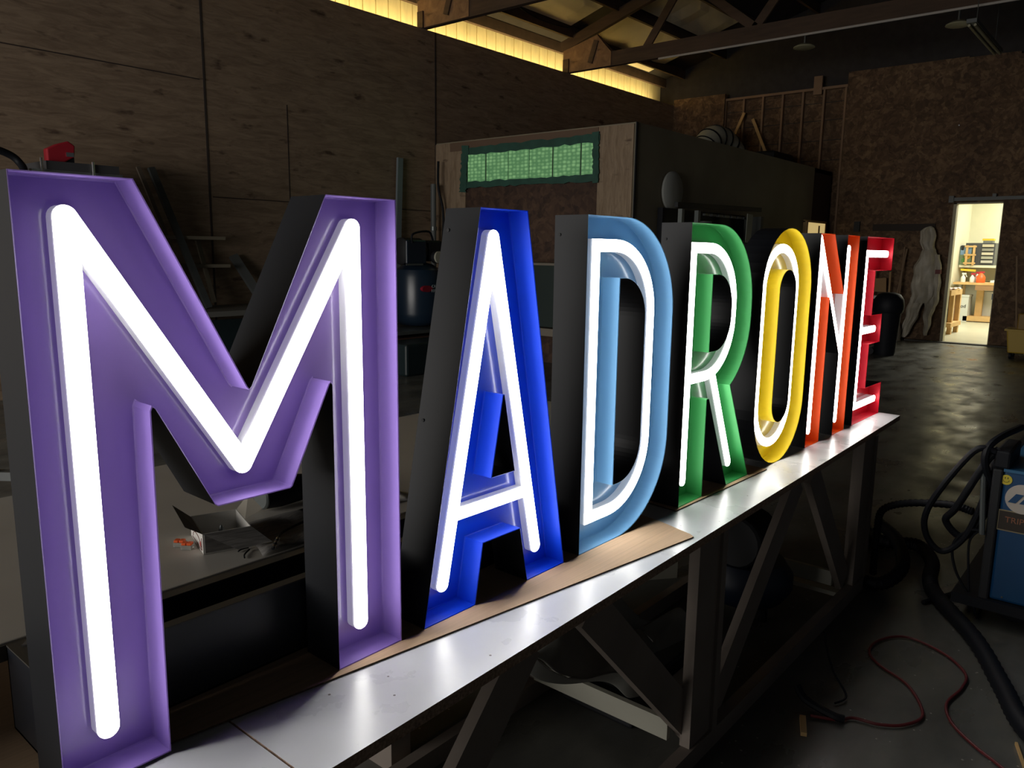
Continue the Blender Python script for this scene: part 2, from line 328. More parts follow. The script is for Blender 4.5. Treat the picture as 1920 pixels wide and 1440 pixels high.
def truss(x, lab):
    t = thing('roof_truss', lab, 'roof truss', (x, WL, 4.98), 0)
    L0 = lambda y, z: (y - WL, z - 4.98)
    def yz(name, p, q, wd, th, mt, dx=0):
        return part(name, MB().beam((dx, *L0(*p)), (dx, *L0(*q)), wd, th), mt, t)
    yz('bottom_chord', (9.40, 5.105), (-6.5, 5.105), .09, .25, M_TIMBER)
    yz('top_chord', (9.45, 5.46), (1.0, roofz(1.0) - .2), .09, .19, M_TIMBER)
    for a, b in (((7.6, 5.2), (6.9, 6.2)), ((6.9, 6.2), (5.6, 5.2)), ((5.6, 5.2), (4.2, 7.0)), ((4.2, 7.0), (2.6, 5.2)), ((1.0, 5.2), (1.0, 8.0)), ((2.6, 5.2), (1.0, 7.9))):
        yz('web', a, b, .04, .14, M_TIMBER)
    for sx in (-1, 1):
        g = MB().prism([L0(9.38, 4.985), L0(9.38, 5.38), L0(8.62, 5.56), L0(8.3, 5.22), L0(8.3, 4.985)], lambda u, v_, q, sx=sx: (sx * (.046 + q), u, v_), .015)
        part('gusset_plate', g, M_GUSS, t)
    part('cleat', MB().beam((-.075, *L0(8.75, 5.08)), (-.075, *L0(8.62, 5.46)), .03, .10), M_TIMBER, t)
    part('heel_block', box((-.09, L0(9.24, 0)[0], .0), (-.0615, L0(9.36, 0)[0], .24)), M_TIMBER, t)
    return t
for x, lab in zip(TX, ('timber roof truss nearest the camera over the bench, out over the purple letter', 'timber roof truss above the purple letter before the lit eave', 'timber roof truss with plywood heel gusset landing above the booth front corner', 'timber roof truss with plywood gusset above the rear half of the booth, pipe along it')):
    if x > 3: truss(x, lab)
# purlins and pale insulation between trusses
for i, y in enumerate((9.2, 8.2, 7.2, 6.2, 5.2, 4.2, 3.2, 2.2)):
    o = part('roof_purlin', box((-5, y - .03, roofz(y) - .2), (17.5, y + .03, roofz(y) - .01)), M_PURLIN)
    tag(o, ('dark timber purlin running under the roof, number %d up from the lit eave' % (i + 1)), 'purlin', 'roof purlins running along the building')
    o['label'] = ['dark roof purlin lowest of all, just above the lit eave boards', 'second lowest dark roof purlin above the eave, edging the pale insulation', 'third lowest dark roof purlin above the pale insulation sheets', 'fourth dark roof purlin up the slope from the eave', 'fifth dark roof purlin up the slope, halfway to the ridge', 'sixth dark roof purlin up the slope in deep shadow', 'second highest dark roof purlin, below the ridge one', 'highest dark roof purlin next to the ridge'][i]
for x0, x1, y0, y1, lab in ((5.3, 8.7, 8.3, 9.5, 'cream insulation sheet between trusses above the left stretch of lit eave'), (9.05, 12.4, 8.3, 9.1, 'long cream insulation sheet behind the loose cable, between the two gusseted trusses'),
                       (13.0, 16.0, 8.3, 9.55, 'cream insulation sheet with two dark slots beside the far osb corner'), (12.9, 15.8, 7.3, 8.1, 'narrow pale insulation sheet up the slope past the rear gusseted truss')):
    mb = MB(); n = 8
    f = lambda u, v_: (x0 + (x1 - x0) * u, y0 + (y1 - y0) * v_, roofz(y0 + (y1 - y0) * v_) - .06 - .05 * math.sin(PI * v_) * math.sin(3 * PI * u) ** 2)
    vs = [f(i / n, j / 4) for j in range(5) for i in range(n + 1)]
    vs += [(p[0], p[1], p[2] + .03) for p in vs]
    k = 5 * (n + 1); fs = []
    for j in range(4):
        for i in range(n):
            a = j * (n + 1) + i; fs.append((a, a + 1, a + n + 2, a + n + 1)); fs.append((k + a, k + a + n + 1, k + a + n + 2, k + a + 1))
    mb.add(vs, fs)
    tag(part('insulation_sheet', mb, M_INS), lab, 'insulation')
tag(part('loose_cable', MB().tube(smoothpath([(9.2, 8.5, 5.85), (9.9, 8.6, 5.62), (10.8, 8.7, 5.50), (11.8, 8.8, 5.56), (12.5, 8.8, 5.75)]), .012, 6), M_RUBBER), 'thin dark cable sagging below the cream roof insulation between two trusses', 'cable')
tag(part('loose_cable', MB().tube(smoothpath([(12.7, 8.7, 5.6), (13.3, 8.7, 5.45), (14.2, 8.8, 5.5), (15.4, 8.9, 5.6), (16.2, 8.8, 5.7)]), .012, 6), M_RUBBER), 'thin dark cable sagging near the far osb corner beyond the rear truss', 'cable')
tag(part('conduit', MB().tube([(12.54, 7.3, 4.955), (12.54, -4, 4.955)], .018, 8), mat('galvanised_conduit', (.5, .46, .42), .5)), 'pale conduit pipe fixed along the lower edge of the roof truss', 'pipe')
def disc_lamp(x, y, z, lab):
    t = thing('pendant_lamp', lab, 'lamp', (x, y, z), 0, 'unlit round ceiling lamps')
    part('lamp_disc', MB().lathe([(.02, .045), (.10, .04), (.155, .01), (.16, -.005), (.14, -.012), (.02, -.014)], n=28), mat('aged_white_lamp', (.36, .34, .22), .5), t)
    part('stem', MB().tube([(0, 0, .04), (0, 0, .215)], .012, 8), M_STEEL, t)
disc_lamp(12.6, 4.78, 4.78, 'small unlit round lamp hanging left below the pipe on the truss')
disc_lamp(12.6, 2.67, 4.76, 'unlit round lamp hanging at upper right beside the tube fixture')
t = thing('tube_fixture', 'long unlit fluorescent fixture hanging beside the upper right round lamp', 'light fixture', (13.1, 2.41, 4.62))
part('housing', box((-1.0, -.06, .02), (1.0, .06, .07)), M_GREY, t)
for sy in (-.035, .035): part('lamp_tube', MB().tube([(-.95, sy, 0), (.95, sy, 0)], .018, 8), mat('aged_white_lamp', (.36, .34, .22), .5), t)
for sx in (-.7, .7): part('hanger', MB().tube([(sx, 0, .07), (sx, 0, 3.15)], .006, 6), M_STEEL, t)

# ------------------------------------------------------------------ sign letters
def arc(cx, cz, r, a0, a1, n=14): return [(cx + r * math.cos(math.radians(a0 + (a1 - a0) * i / n)), cz + r * math.sin(math.radians(a0 + (a1 - a0) * i / n))) for i in range(n + 1)]
def offset(poly, d):
    """shift closed polygon to its left by d"""
    n = len(poly); out = []
    for i in range(n):
        p0 = Vector(poly[i - 1]); p1 = Vector(poly[i]); p2 = Vector(poly[(i + 1) % n])
        a = (p1 - p0); b = (p2 - p1)
        if a.length < 1e-7: a = b
        if b.length < 1e-7: b = a
        a.normalize(); b.normalize(); na = Vector((-a.y, a.x)); nb = Vector((-b.y, b.x)); mm = (na + nb)
        if mm.length < 1e-4: mm = na.copy()
        mm.normalize(); c = max(.25, mm.dot(na)); out.append(tuple(p1 + mm * (d / c)))
    return out
def fill(loops, y, mb, mi=0):
    allp = [p for l in loops for p in l]
    tri = geometry.tessellate_polygon([[Vector((u, w_, 0)) for u, w_ in l] for l in loops])
    mb.add([(u, y, w_) for u, w_ in allp], [tuple(t) for t in tri], mi)
def strip(l0, y0, l1, y1, mb, mi=0):
    n = len(l0); mb.add([(u, y0, w_) for u, w_ in l0] + [(u, y1, w_) for u, w_ in l1], [(i, (i + 1) % n, n + (i + 1) % n, n + i) for i in range(n)], mi)
def open_outline(path, r, round_at=()):
    """outline (CCW-ish) of an open centre line with round caps; interior corners: mitre inside, round outside if index in round_at"""
    P = [Vector(p) for p in path]; n = len(P); dirs = [(P[i + 1] - P[i]).normalized() for i in range(n - 1)]
    L, R = [], []
    for i in range(1, n - 1):
        a, b = dirs[i - 1], dirs[i]; na, nb = Vector((-a.y, a.x)), Vector((-b.y, b.x)); mm = (na + nb).normalized(); c = mm.dot(na); cr = a.x * b.y - a.y * b.x
        mp, mn = P[i] + mm * r / c, P[i] - mm * r / c
        def rnd(sgn):
            a0 = math.atan2(na.y * sgn, na.x * sgn); a1 = math.atan2(nb.y * sgn, nb.x * sgn); d = (a1 - a0 + PI) % (2 * PI) - PI
            return [tuple(P[i] + Vector((math.cos(a0 + d * k / 8), math.sin(a0 + d * k / 8))) * r) for k in range(9)]
        if i in round_at and cr < 0: L += rnd(1); R.append(tuple(mn))
        elif i in round_at and cr > 0: L.append(tuple(mp)); R += rnd(-1)
        else: L.append(tuple(mp)); R.append(tuple(mn))
    def cap(c, ang): return [(c.x + r * math.cos(ang + PI / 2 - PI * k / 10), c.y + r * math.sin(ang + PI / 2 - PI * k / 10)) for k in range(11)]
    a0 = math.atan2(dirs[0].y, dirs[0].x); a1 = math.atan2(dirs[-1].y, dirs[-1].x)
    out = L + cap(P[-1], a1) + R[::-1] + cap(P[0], a0 + PI)
    return out[::-1]     # CCW
TR = .0168; TH = .028; PD = .058; DEP = .107
M_TUBE = emis('lit_neon_face', (1.0, .985, .94), TUBE_STRENGTH)
M_TUBES = mat('translucent_tube_side', (.74, .74, .76), .5)
M_TUBES.node_tree.nodes['Principled BSDF'].inputs['Emission Color'].default_value = (.95, .96, 1, 1)
M_TUBES.node_tree.nodes['Principled BSDF'].inputs['Emission Strength'].default_value = .16
M_TUBEM = M_TUBES.copy(); M_TUBEM.name = 'translucent_tube_shoulder'; M_TUBEM.node_tree.nodes['Principled BSDF'].inputs['Emission Strength'].default_value = .42
def tube_mesh(loops, th=TH):
    """loops: outer CCW (+ optional inner CW). sides plain, domed front lit"""
    prof = [(0, PD + .001), (0, PD - th + .0100), (0, PD - th + .0055), (.0004, PD - th + .0030), (.0018, PD - th + .0012), (.0052, PD - th + .0003), (.0115, PD - th)]
    mb = MB(); rings = [[offset(l, d) if d else l for l in loops] for d, _ in prof]
    for k in range(len(prof) - 1):
        for a, b in zip(rings[k], rings[k + 1]): strip(a, prof[k][1], b, prof[k + 1][1], mb, (1, 2, 0)[min(k, 2)])
    fill(rings[-1], prof[-1][1], mb, 0); return mb
OX = 0
def letter(name, label, col, zb, loops, tubes, ub, th=TH, rough=.17):
    y0 = 1.172 - .0133 * ub
    t = thing('sign_letter', label, 'sign letter', (ub, y0, zb), math.atan(-.0133))
    sh = lambda l: [(u - ub, w_) for u, w_ in l]
    loops = [sh(l) for l in loops]
    inn = [offset(l, .0016) for l in loops]
    mb = MB()
    for l in loops: strip(l, .0012, l, DEP, mb)
    fill(loops, DEP, mb); part('outer_shell', mb, M_BLACK, t)
    paint = mat('enamel_' + name, col, .42, coat=1.0); paint.node_tree.nodes['Principled BSDF'].inputs['Coat IOR'].default_value = 1.7; paint.node_tree.nodes['Principled BSDF'].inputs['Coat Roughness'].default_value = rough
    mb = MB()
    for l, i_ in zip(loops, inn):
        strip(l, .0012, l, 0, mb); strip(l, 0, i_, .0012, mb); strip(i_, .0012, i_, PD - .002, mb); strip(i_, PD - .002, offset(l, .0036), PD, mb)
    part('inner_return', mb, mat('return_' + name, tuple(c * .9 for c in col), .5, spec=.35), t)
    mb = MB(); fill([offset(l, .0036) for l in loops], PD, mb); part('face_panel', mb, paint, t)
    for tb in tubes:
        part('neon_tube', tube_mesh([sh(l) for l in tb], th), [M_TUBE, M_TUBES, M_TUBEM], t, smooth=False)
    return t
REV = lambda l: l[::-1]
# --- M
Mo = [(.370, 0), (.530, 0), (.534, .568), (.5365, .574), (.5405, .571), (.6285, .397), (.634, .393), (.771, .393), (.776, .396), (.861, .570), (.8645, .573), (.8675, .568), (.8670, 0), (1.027, 0), (1.025, .91), (.864, .91), (.7035, .586), (.700, .5825), (.6965, .586), (.530, .912), (.3700, .912)]
lM = letter('letter_m', 'large purple letter M sign, nearest of the lit letters on the bench', (.32, .20, .62), .8045, [Mo], [[open_outline([(.450, .066), (.4475, .855), (.7015, .446), (.9465, .855), (.948, .062)], TR, (1, 2, 3))]], .70)
# --- A
Ao = [(1.0924, 0), (1.2525, 0), (1.2785, .1446), (1.411, .1446), (1.4415, 0), (1.5939, 0), (1.4221, .908), (1.2643, .908)]
Ah = [(1.3460, .486), (1.3875, .297), (1.3065, .297)]
lA = letter('letter_a', 'deep blue letter A sign standing between purple M and pale blue D', (.002, .062, .80), .8045, [Ao, Ah[::1] if False else REV([(1.3065, .297), (1.3875, .297), (1.3480, .486), (1.3440, .486)])],
       [[open_outline([(1.180, .064), (1.343, .846), (1.514, .062)], TR, (1,))], [open_outline([(1.222, .2195), (1.468, .2195)], .0145)]], 1.343)
# --- D
Do = [(1.662, 0), (1.843, 0)] + arc(1.843, .27, .27, -90, 0, 20) + arc(1.843, .64, .27, 0, 90, 20) + [(1.662, .91)]
Dh = REV([(1.8185, .165), (1.840, .165)] + arc(1.843, .277, .112, -90, 0) + arc(1.843, .634, .112, 0, 90) + [(1.8185, .746)])
def dedupe(l):
    o = []
    for p in l:
        if not o or (abs(p[0] - o[-1][0]) + abs(p[1] - o[-1][1])) > 1e-5: o.append(p)
    return o
Do = dedupe(Do); Dh = dedupe(Dh)
dc = dedupe([(1.744, .078), (1.843, .078)] + arc(1.843, .27, .192, -90, 0, 20) + arc(1.843, .642, .192, 0, 90, 20) + [(1.744, .834)])
lD = letter('letter_d', 'pale blue letter D sign between blue A and green R', (.17, .42, .72), .8045, [Do, Dh], [[offset(dc, -TR), REV(offset(dc, TR))]], 1.88, .031)
# --- R
ang = math.degrees(math.asin((.365 - .60) / .27))
Ro = dedupe([(2.209, 0), (2.369, 0), (2.369, .334), (2.371, .336), (2.383, .336), (2.386, .333), (2.554, 0), (2.732, 0), (2.406 + .27 * math.cos(math.radians(ang)), .365)] + arc(2.406, .60, .27, ang, 0, 12) + arc(2.406, .64, .27, 0, 90, 18) + [(2.209, .91)])
Rh = dedupe(REV([(2.366, .496), (2.403, .496)] + arc(2.406, .606, .11, -90, 0) + arc(2.406, .638, .11, 0, 90) + [(2.366, .748)]))
rp = [(2.289, .065), (2.289, .834), (2.400, .834)] + arc(2.406, .642, .192, 90, 0, 14)[1:] + arc(2.406, .60, .192, 0, -90, 14)[1:] + [(2.30, .408)]
lR = letter('letter_r', 'green letter R sign between pale blue D and yellow O', (.045, .38, .095), .8045, [Ro, Rh], [[open_outline(dedupe(rp), TR)], [open_outline([(2.462, .412), (2.629, .064)], TR)]], 2.43, .029)
# --- O
def stad(cx, r, z0, z1, n=20): return dedupe(arc(cx, z0, r, 180, 360, n) + arc(cx, z1, r, 0, 180, n))
lO = letter('letter_o', 'yellow letter O sign between green R and orange N', (.92, .68, .004), .8025, [stad(3.0, .24, .238, .678)[:-1], REV(stad(3.0, .08, .243, .680)[:-1])], [[stad(3.0, .16 + TR, .236, .682)[:-1], REV(stad(3.0, .16 - TR, .236, .682)[:-1])]], 3.0, .031)
# --- N
No = [(3.31, 0), (3.47, 0), (3.47, .636), (3.645, .38), (3.645, 0), (3.805, 0), (3.805, .91), (3.645, .91), (3.645, .655), (3.475, .91), (3.31, .91)]
lN = letter('letter_n', 'orange letter N sign between yellow O and red E', (.95, .095, .001), .8, [No], [[open_outline([(3.390, .06), (3.390, .85), (3.722, .362)], TR)], [open_outline([(3.727, .06), (3.727, .85)], TR)]], 3.56, .042)
# --- E
Eo = [(3.92, 0), (4.353, 0), (4.353, .166), (4.088, .166), (4.088, .386), (4.258, .386), (4.258, .531), (4.088, .531), (4.088, .7475), (4.353, .7475), (4.353, .91), (3.92, .91)]
lE = letter('letter_e', 'red letter E sign, farthest letter at the end of the bench', (.78, .002, .026), .8, [Eo], [[open_outline([(4.318, .08), (3.995, .08), (3.995, .83), (4.318, .83)], TR)], [open_outline([(4.0, .455), (4.212, .455)], TR)]], 4.136, .043)
# rivets on the black left sides
for L_, pts in ((lA, ((.045, .86), (.045, .44))), (lD, ((.05, .86),)), (lR, ((.05, .86),))):
    for yy, zz in pts:
        ub = L_.location.x
        u = 1.2643 - (1.2643 - 1.0924) * (1 - zz / .908) if L_ is lA else (1.662 if L_ is lD else 2.209)
        part('rivet', MB().lathe([(.004, 0), (.004, .0015), (.001, .003)], (0, 0, 0), 10, axis='x'), M_BLACKM, L_, loc=(u - ub - .0025, .09, zz))

# ------------------------------------------------------------------ the bench the sign stands on
t = thing('workbench', 'long bench with white tops on a grey timber frame carrying the letters', 'workbench', (2, 1.3, 0))
B = lambda a, b: MB().box((a[0] - 2, a[1] - 1.3, a[2]), (b[0] - 2, b[1] - 1.3, b[2]))
def slab(poly, z0, z1, off=(2, 1.3), mi=(0, 1)):
    n = len(poly); mb = MB(); v = [(x - off[0], y - off[1], z0) for x, y in poly] + [(x - off[0], y - off[1], z1) for x, y in poly]
    mb.add(v, [tuple(range(n, 2 * n))], mi[0]); mb.add(v, [tuple(range(n))] + [(i, (i + 1) % n, n + (i + 1) % n, n + i) for i in range(n)], mi[1]); return mb
part('tabletop', slab([(-.6, .905), (.6385, .937), (.6385, 1.78), (-.6, 1.78)], .775, .7985), [M_WHITE, M_PART], t)
part('tabletop', slab([(.6415, .937), (4.357, 1.007), (4.372, 1.20), (4.372, 1.78), (.6415, 1.78)], .775, .8), [M_WHITE, M_PART], t)
for fy in (1.0, 1.62):
    for lx in (.45, 2.09, 3.74):
        part('leg', B((lx, fy, .065), (lx + .14, fy + .035, .775)), M_TIMBERG, t)
        part('leg_edge', B((lx + .14, fy - .01, .065), (lx + .175, fy + .09, .775)), M_TIMBERG, t)
    part('lower_rail', B((-.6, fy - .01, 0), (3.9, fy + .03, .065)), M_TIMBERG, t)
def bm_(p, q, wd, th, up=(0, 1, 0)): return MB().beam((p[0] - 2, p[1] - 1.3, p[2]), (q[0] - 2, q[1] - 1.3, q[2]), wd, th, up)
for fy in (1.045, 1.60):
    for a, b in (((.70, .08), (1.30, .73)), ((2.18, .09), (1.55, .73)), ((2.32, .08), (3.00, .74)), ((3.72, .09), (3.16, .74))):
        part('brace', bm_((a[0], fy, a[1]), (b[0], fy, b[1]), .11, .03), M_TIMBERG, t)
for lx in (.52, 2.02, 3.58):
    part('cross_member', B((lx + .03, 1.06, .09), (lx + .05, 1.60, .16)), M_SLATE, t)
part('cross_member', B((3.64, 1.03, .03), (3.70, 1.60, .05)), M_SLATE, t)
# the dirty joint between the two tops
tag(part('cardboard_sheet', slab([(-.35, 1.318), (.53, 1.19), (2.005, .983), (2.018, 1.0), (2.055, 1.12), (2.14, 1.60), (-.3, 1.76)], .8002, .8042, (0, 0), (0, 1)), [M_CARD, mat('cardboard_cut_edge', (.10, .065, .04), .9, var=.5, scale=220)]), 'long brown corrugated cardboard sheet under the purple M, blue A and pale blue D', 'cardboard')
tag(part('cardboard_strip', slab([(2.18, 1.135), (2.86, 1.112), (2.88, 1.30), (2.2, 1.32)], .8002, .8042, (0, 0), (0, 1)), [M_CARD, mat('cardboard_cut_edge', (.10, .065, .04), .9)]), 'thin cardboard piece under the foot of the green R', 'cardboard')
# black channel lying behind the M
t = thing('metal_channel', 'long black metal channel with open slot lying behind the purple M', 'metal channel', (.8, 1.285, .8045))
mb = MB(); mb.box((-.415, 0, 0), (1.3, .004, .15)); mb.box((-.415, 0, 0), (-.411, .14, .15)); mb.box((-.415, .136, 0), (1.3, .14, .15)); mb.box((-.415, 0, 0), (1.3, .14, .004))
part('channel_body', mb, mat('black_gloss_channel', (.022, .025, .033), .32, var=.08, scale=3), t)
mb = MB(); brn = mat('dark_bronze_lip', (.075, .068, .058), .5)
mb.box((-.415, 0, .15), (1.3, .022, .1525)); mb.box((-.415, .115, .15), (1.3, .14, .1525))
for a, b in ((-.415, -.37), (-.235, -.215), (1.2, 1.3)): mb.box((a, .022, .15), (b, .115, .1525))
part('top_lip', mb, brn, t)
part('inner_tray', box((-.41, .02, .10), (1.29, .118, .104)), M_NAVY, t)
part('bolt', MB().lathe([(.010, .104), (.010, .108), (.0075, .112), (.004, .116), (.003, .112)], (-.40, .10, 0), 14), M_CHROME, t)
part('bolt', MB().lathe([(.010, 0), (.010, .004), (.0075, .008), (.004, .010)], (-.30, .07, .104), 14), M_CHROME, t)

# ------------------------------------------------------------------ white bench behind with its clutter
t = thing('rear_table', 'wide dusty white table behind the lit letters with a carton on it', 'table', (1.0, 1.87, 0))
part('tabletop', box((-2.2, -.43, .93), (1.75, .45, .955)), M_WHITE2, t, bevel=.003)
part('edge_band', box((-2.2, -.436, .925), (1.75, -.431, .953)), mat('brown_edge_band', (.07, .062, .05), .6), t)
for x in (-1.9, .2, 1.6):
    for y in (.38,): part('leg', box((x, y - .03, 0), (x + .06, y + .03, .93)), M_BLACKM, t)
    part('leg', box((x, .20, 0), (x + .06, .26, .93)), M_BLACKM, t)
TZ = .9555
t = thing('open_carton', 'small white carton with flaps open and line drawings, on the rear table', 'carton', (.805, 1.552, TZ), math.atan2(-.029, .093))
W_, D_, H_ = .104, .135, .047
mb = MB(); mb.box((0, 0, 0), (W_, .002, H_)); mb.box((0, D_, 0), (W_, D_ + .002, H_)); mb.box((0, 0, 0), (.002, D_, H_)); mb.box((W_ - .002, 0, 0), (W_, D_, H_)); mb.box((0, 0, 0), (W_, D_, .002))
part('carton_body', mb, M_PAPER, t)
part('flap', MB().add([(0, 0, H_), (0, D_, H_), (-.035, D_ + .02, H_ + .028), (-.03, .03, H_ + .012)], [(0, 1, 2, 3)]), mat('grey_card_inner', (.16, .14, .13), .8), t)
part('flap', MB().add([(W_, D_ * .4, H_), (W_, D_, H_), (W_ + .03, D_ + .005, H_ + .032), (W_ + .042, D_ * .45, H_ + .016)], [(0, 1, 2, 3)]), mat('buff_card_inner', (.34, .31, .26), .8), t)
part('flap', MB().add([(0, 0, H_), (W_, 0, H_), (W_ + .035, -.040, H_ - .03), (.065, -.038, H_ - .035)], [(0, 1, 2, 3)]), M_PAPERD, t)
part('panel_print', box((.004, -.0008, .003), (W_ - .004, 0, H_ - .002)), M_PAPERD, t)
mb = MB().tube([(-.0006, .012, .006), (-.0006, .118, .006)], .0008, 5).tube([(-.0006, .012, .006), (-.0006, .012, .034)], .0008, 5)
mb.tube([(-.0006, .02 + .045 * (1 - math.cos(a / 10 * PI)) , .010 + .018 * math.sin(a / 10 * PI)) for a in range(11)], .0007, 5)
part('line_drawing', mb, mat('brown_ink', (.20, .08, .07), .7), t)
part('red_stamp', MB().lathe([(.007, -.0008), (.007, 0)], (0, .028, .016), 8, axis='x'), mat('red_ink', (.5, .06, .05), .7), t)
part('inner_part', MB().lathe([(.006, .02), (.006, .036), (.002, .044)], (.05, .05, 0), 10), M_STEEL, t)
for k, (x, y, lab) in enumerate(((.797, 1.640, 'clear wire connector with two orange levers, farther of the pair by the carton'), (.800, 1.612, 'clear wire connector with two orange levers, nearer the carton corner'))):
    t = thing('wire_connector', lab, 'connector', (x, y, TZ), -.9, 'orange lever wire connectors')
    part('clear_body', box((-.012, -.009, 0), (.012, .009, .010)), mat('clear_plastic', (.6, .6, .55), .2, trans=.6), t, bevel=.001)
    for s in (-.006, .006): part('lever', box((s - .005, -.008, .010), (s + .005, .006, .0155)), M_ORANGE, t, bevel=.001)
def sheet(name, pts, lab, cat, mt, z=TZ + .001, amp=.006):
    n = 10; p = [Vector(q) for q in pts]; vs = []; fs = []
    for j in range(n + 1):
        for i in range(n + 1):
            u, v_ = i / n, j / n; q = p[0] * (1 - u) * (1 - v_) + p[1] * u * (1 - v_) + p[2] * u * v_ + p[3] * (1 - u) * v_
            vs.append((q.x, q.y, z + amp * abs(math.sin(7 * u + 3 * v_)) * math.sin(5 * v_ + 1) ** 2))
    for j in range(n):
        for i in range(n): a = j * (n + 1) + i; fs.append((a, a + 1, a + n + 2, a + n + 1))
    o = part(name, MB().add(vs, fs), mt, smooth=True)
    md = o.modifiers.new('s', 'SOLIDIFY'); md.thickness = .0008; md.offset = 1
    return tag(o, lab, cat)
sheet('printed_leaflet', [(.885, 1.447), (1.10, 1.445), (1.13, 1.65), (.955, 1.66)], 'crumpled grey printed leaflet behind the front edge of the rear table', 'paper', M_PAPERD, amp=.012)
sheet('instruction_sheet', [(1.15, 1.52), (1.38, 1.50), (1.42, 1.72), (1.18, 1.72)], 'pale instruction sheet lying near the right side of the rear table', 'paper', M_PAPER)
t = thing('camera_body', 'black tool with round ringed end lying on the rear table behind the carton', 'power tool', (1.10, 1.71, TZ))
part('barrel', MB().lathe([(.026, -.05), (.034, -.045), (.038, 0), (.036, .06), (.028, .10)], (0, 0, .04), 20, axis='x'), M_RUBBER, t)
part('ring', MB().lathe([(.030, -.056), (.034, -.052), (.034, -.048)], (0, 0, .04), 24, axis='x'), M_STEEL, t)
part('handle', MB().beam((.06, 0, .04), (.13, .07, .02), .05, .04), M_RUBBER, t, bevel=.008)
t = thing('splice_cable', 'short black cable with silver splices on the grey leaflet', 'cable', (.94, 1.47, TZ))
part('wire', MB().tube(smoothpath([(-.037, -.035, .016), (-.01, -.01, .022), (.02, .02, .022), (.06, .04, .02), (.13, .06, .02)]), .003, 8), M_RUBBER, t)
for s in (0, .3, .6): part('splice', MB().tube([(-.034 + s * .045, -.033 + s * .045, .017 + .005 * s), (-.029 + s * .045, -.028 + s * .045, .018 + .005 * s)], .0052, 10), M_CHROME, t)
for p, lab in (((((.862, 1.507), (.872, 1.513), (.89, 1.512))), 'upper of two short black cable ties on the rear table edge'), (((.852, 1.465), (.862, 1.482), (.885, 1.500)), 'lower curved short black cable tie on the rear table edge')):
    tag(part('cable_tie', MB().tube(smoothpath([(x, y, TZ + .003) for x, y in p], 5), .0018, 6), M_RUBBER), lab, 'cable tie', 'short black cable ties')
t = thing('clamp_tool', 'black tool with grey arm at the far left behind the purple M', 'tool', (.70, 2.43, TZ))
part('head', MB().lathe([(.02, 0), (.035, .01), (.035, .04), (.02, .05)], (-.03, .08, 0), 16), M_RUBBER, t)
part('arm', MB().beam((-.03, .08, .02), (.06, -.03, .02), .03, .025), M_GREY, t)
tag(part('work_cloth', slab([(.40, 1.40), (.46, 1.38), (.5, 1.43), (.44, 1.45)], TZ, TZ + .004, (0, 0)), [M_PAPERD, M_PAPERD]), 'small dark rag scrap on the rear table beside the purple M', 'cloth')

# ------------------------------------------------------------------ along the left wall
def lean_bar(p, q, wd, th, mt, lab, cat, name='metal_bar', group=None): return tag(part(name, MB().beam(p, q, wd, th, (0, 1, 0)), mt), lab, cat, group)
lean_bar((4.62, 8.75, .91), (4.27, 9.24, 2.52), .045, .03, mat('tan_wood_strip', (.20, .16, .12), .7), 'slim tan wooden strip leaning on the wall above the purple M', 'wood strip', 'wood_strip')
lean_bar((4.75, 8.7, .91), (4.41, 9.22, 2.52), .075, .05, M_STEEL, 'wider steel profile leaning on the wall just right of the tan strip', 'metal bar')
lean_bar((8.05, 9.15, .02), (8.27, 9.24, 3.0), .10, .04, mat('grey_aluminium_extrusion', (.20, .24, .26), .45), 'tall grey aluminium bar standing against the wall right of the purple M', 'metal bar')
lean_bar((5.62, 8.9, .91), (5.40, 9.22, 1.52), .11, .05, M_GREY, 'short grey board leaning at the wall in the notch of the purple M', 'board', 'grey_board')
lean_bar((4.99, 9.0, .95), (4.92, 9.2, 1.70), .05, .03, mat('tan_wood_strip2', (.30, .26, .19), .7), 'upright wooden stick crossing the two narrow wall shelves', 'wood stick', 'wood_stick')
for z, x0, x1, lab in ((1.73, 4.1, 5.17, 'upper narrow plywood shelf on the left wall'), (1.395, 4.1, 5.22, 'lower narrow plywood shelf on the left wall')):
    tag(part('wall_shelf', box((x0, 8.98, z - .02), (x1, WL, z + .02)), mat('tan_wood_strip2', (.30, .26, .19), .7)), lab, 'shelf', 'narrow wall shelves')
t = thing('wall_bench', 'low dark bench along the left wall under the leaning bars', 'bench', (5, 8.6, 0))
part('bench_top', box((-1.1, -.35, .84), (1.25, .6, .90)), mat('grey_bench_top', (.16, .155, .14), .6), t)
part('bench_front', box((-1.1, -.30, .1), (1.25, -.26, .80)), M_TEAL, t)
for x in (-1.05, 1.15): part('leg', box((x, -.34, 0), (x + .08, -.25, .84)), M_TIMBERG, t)
for x, lab, mt in ((5.25, 'dark blue storage box under the bench at the left wall', mat('navy_bin', (.02, .035, .07), .5)),):
    pass
t = thing('bottle', 'small pale bottle with thin nozzle on the wall bench by the purple M', 'bottle', (5.78, 8.45, .90))
part('bottle_body', MB().lathe([(.05, 0), (.055, .02), (.05, .16), (.02, .24), (.012, .30)], n=16), mat('milky_plastic', (.42, .40, .36), .4), t)
part('cap', MB().lathe([(.03, .30), (.03, .36), (.01, .40)], n=12), M_CHROME, t)
t = thing('storage_rack', 'tall grey storage rack by the wall behind top of the purple M', 'rack', (3.3, 8.7, 0))
part('rack_body', box((-.42, -.3, 0), (.42, .3, 2.34)), M_GREY, t)
part('rack_top_tray', box((-.30, -.32, 2.34), (.38, .3, 2.42)), mat('dark_grey_tray', (.07, .07, .075), .5), t)
for x in (-.35, .12): part('post', MB().tube([(x, -.34, .1), (x, -.34, 2.44)], .012, 8), M_CHROME, t)
t = thing('nail_gun', 'red tool on top of the grey rack above the purple M', 'power tool', (3.17, 8.5, 2.42))
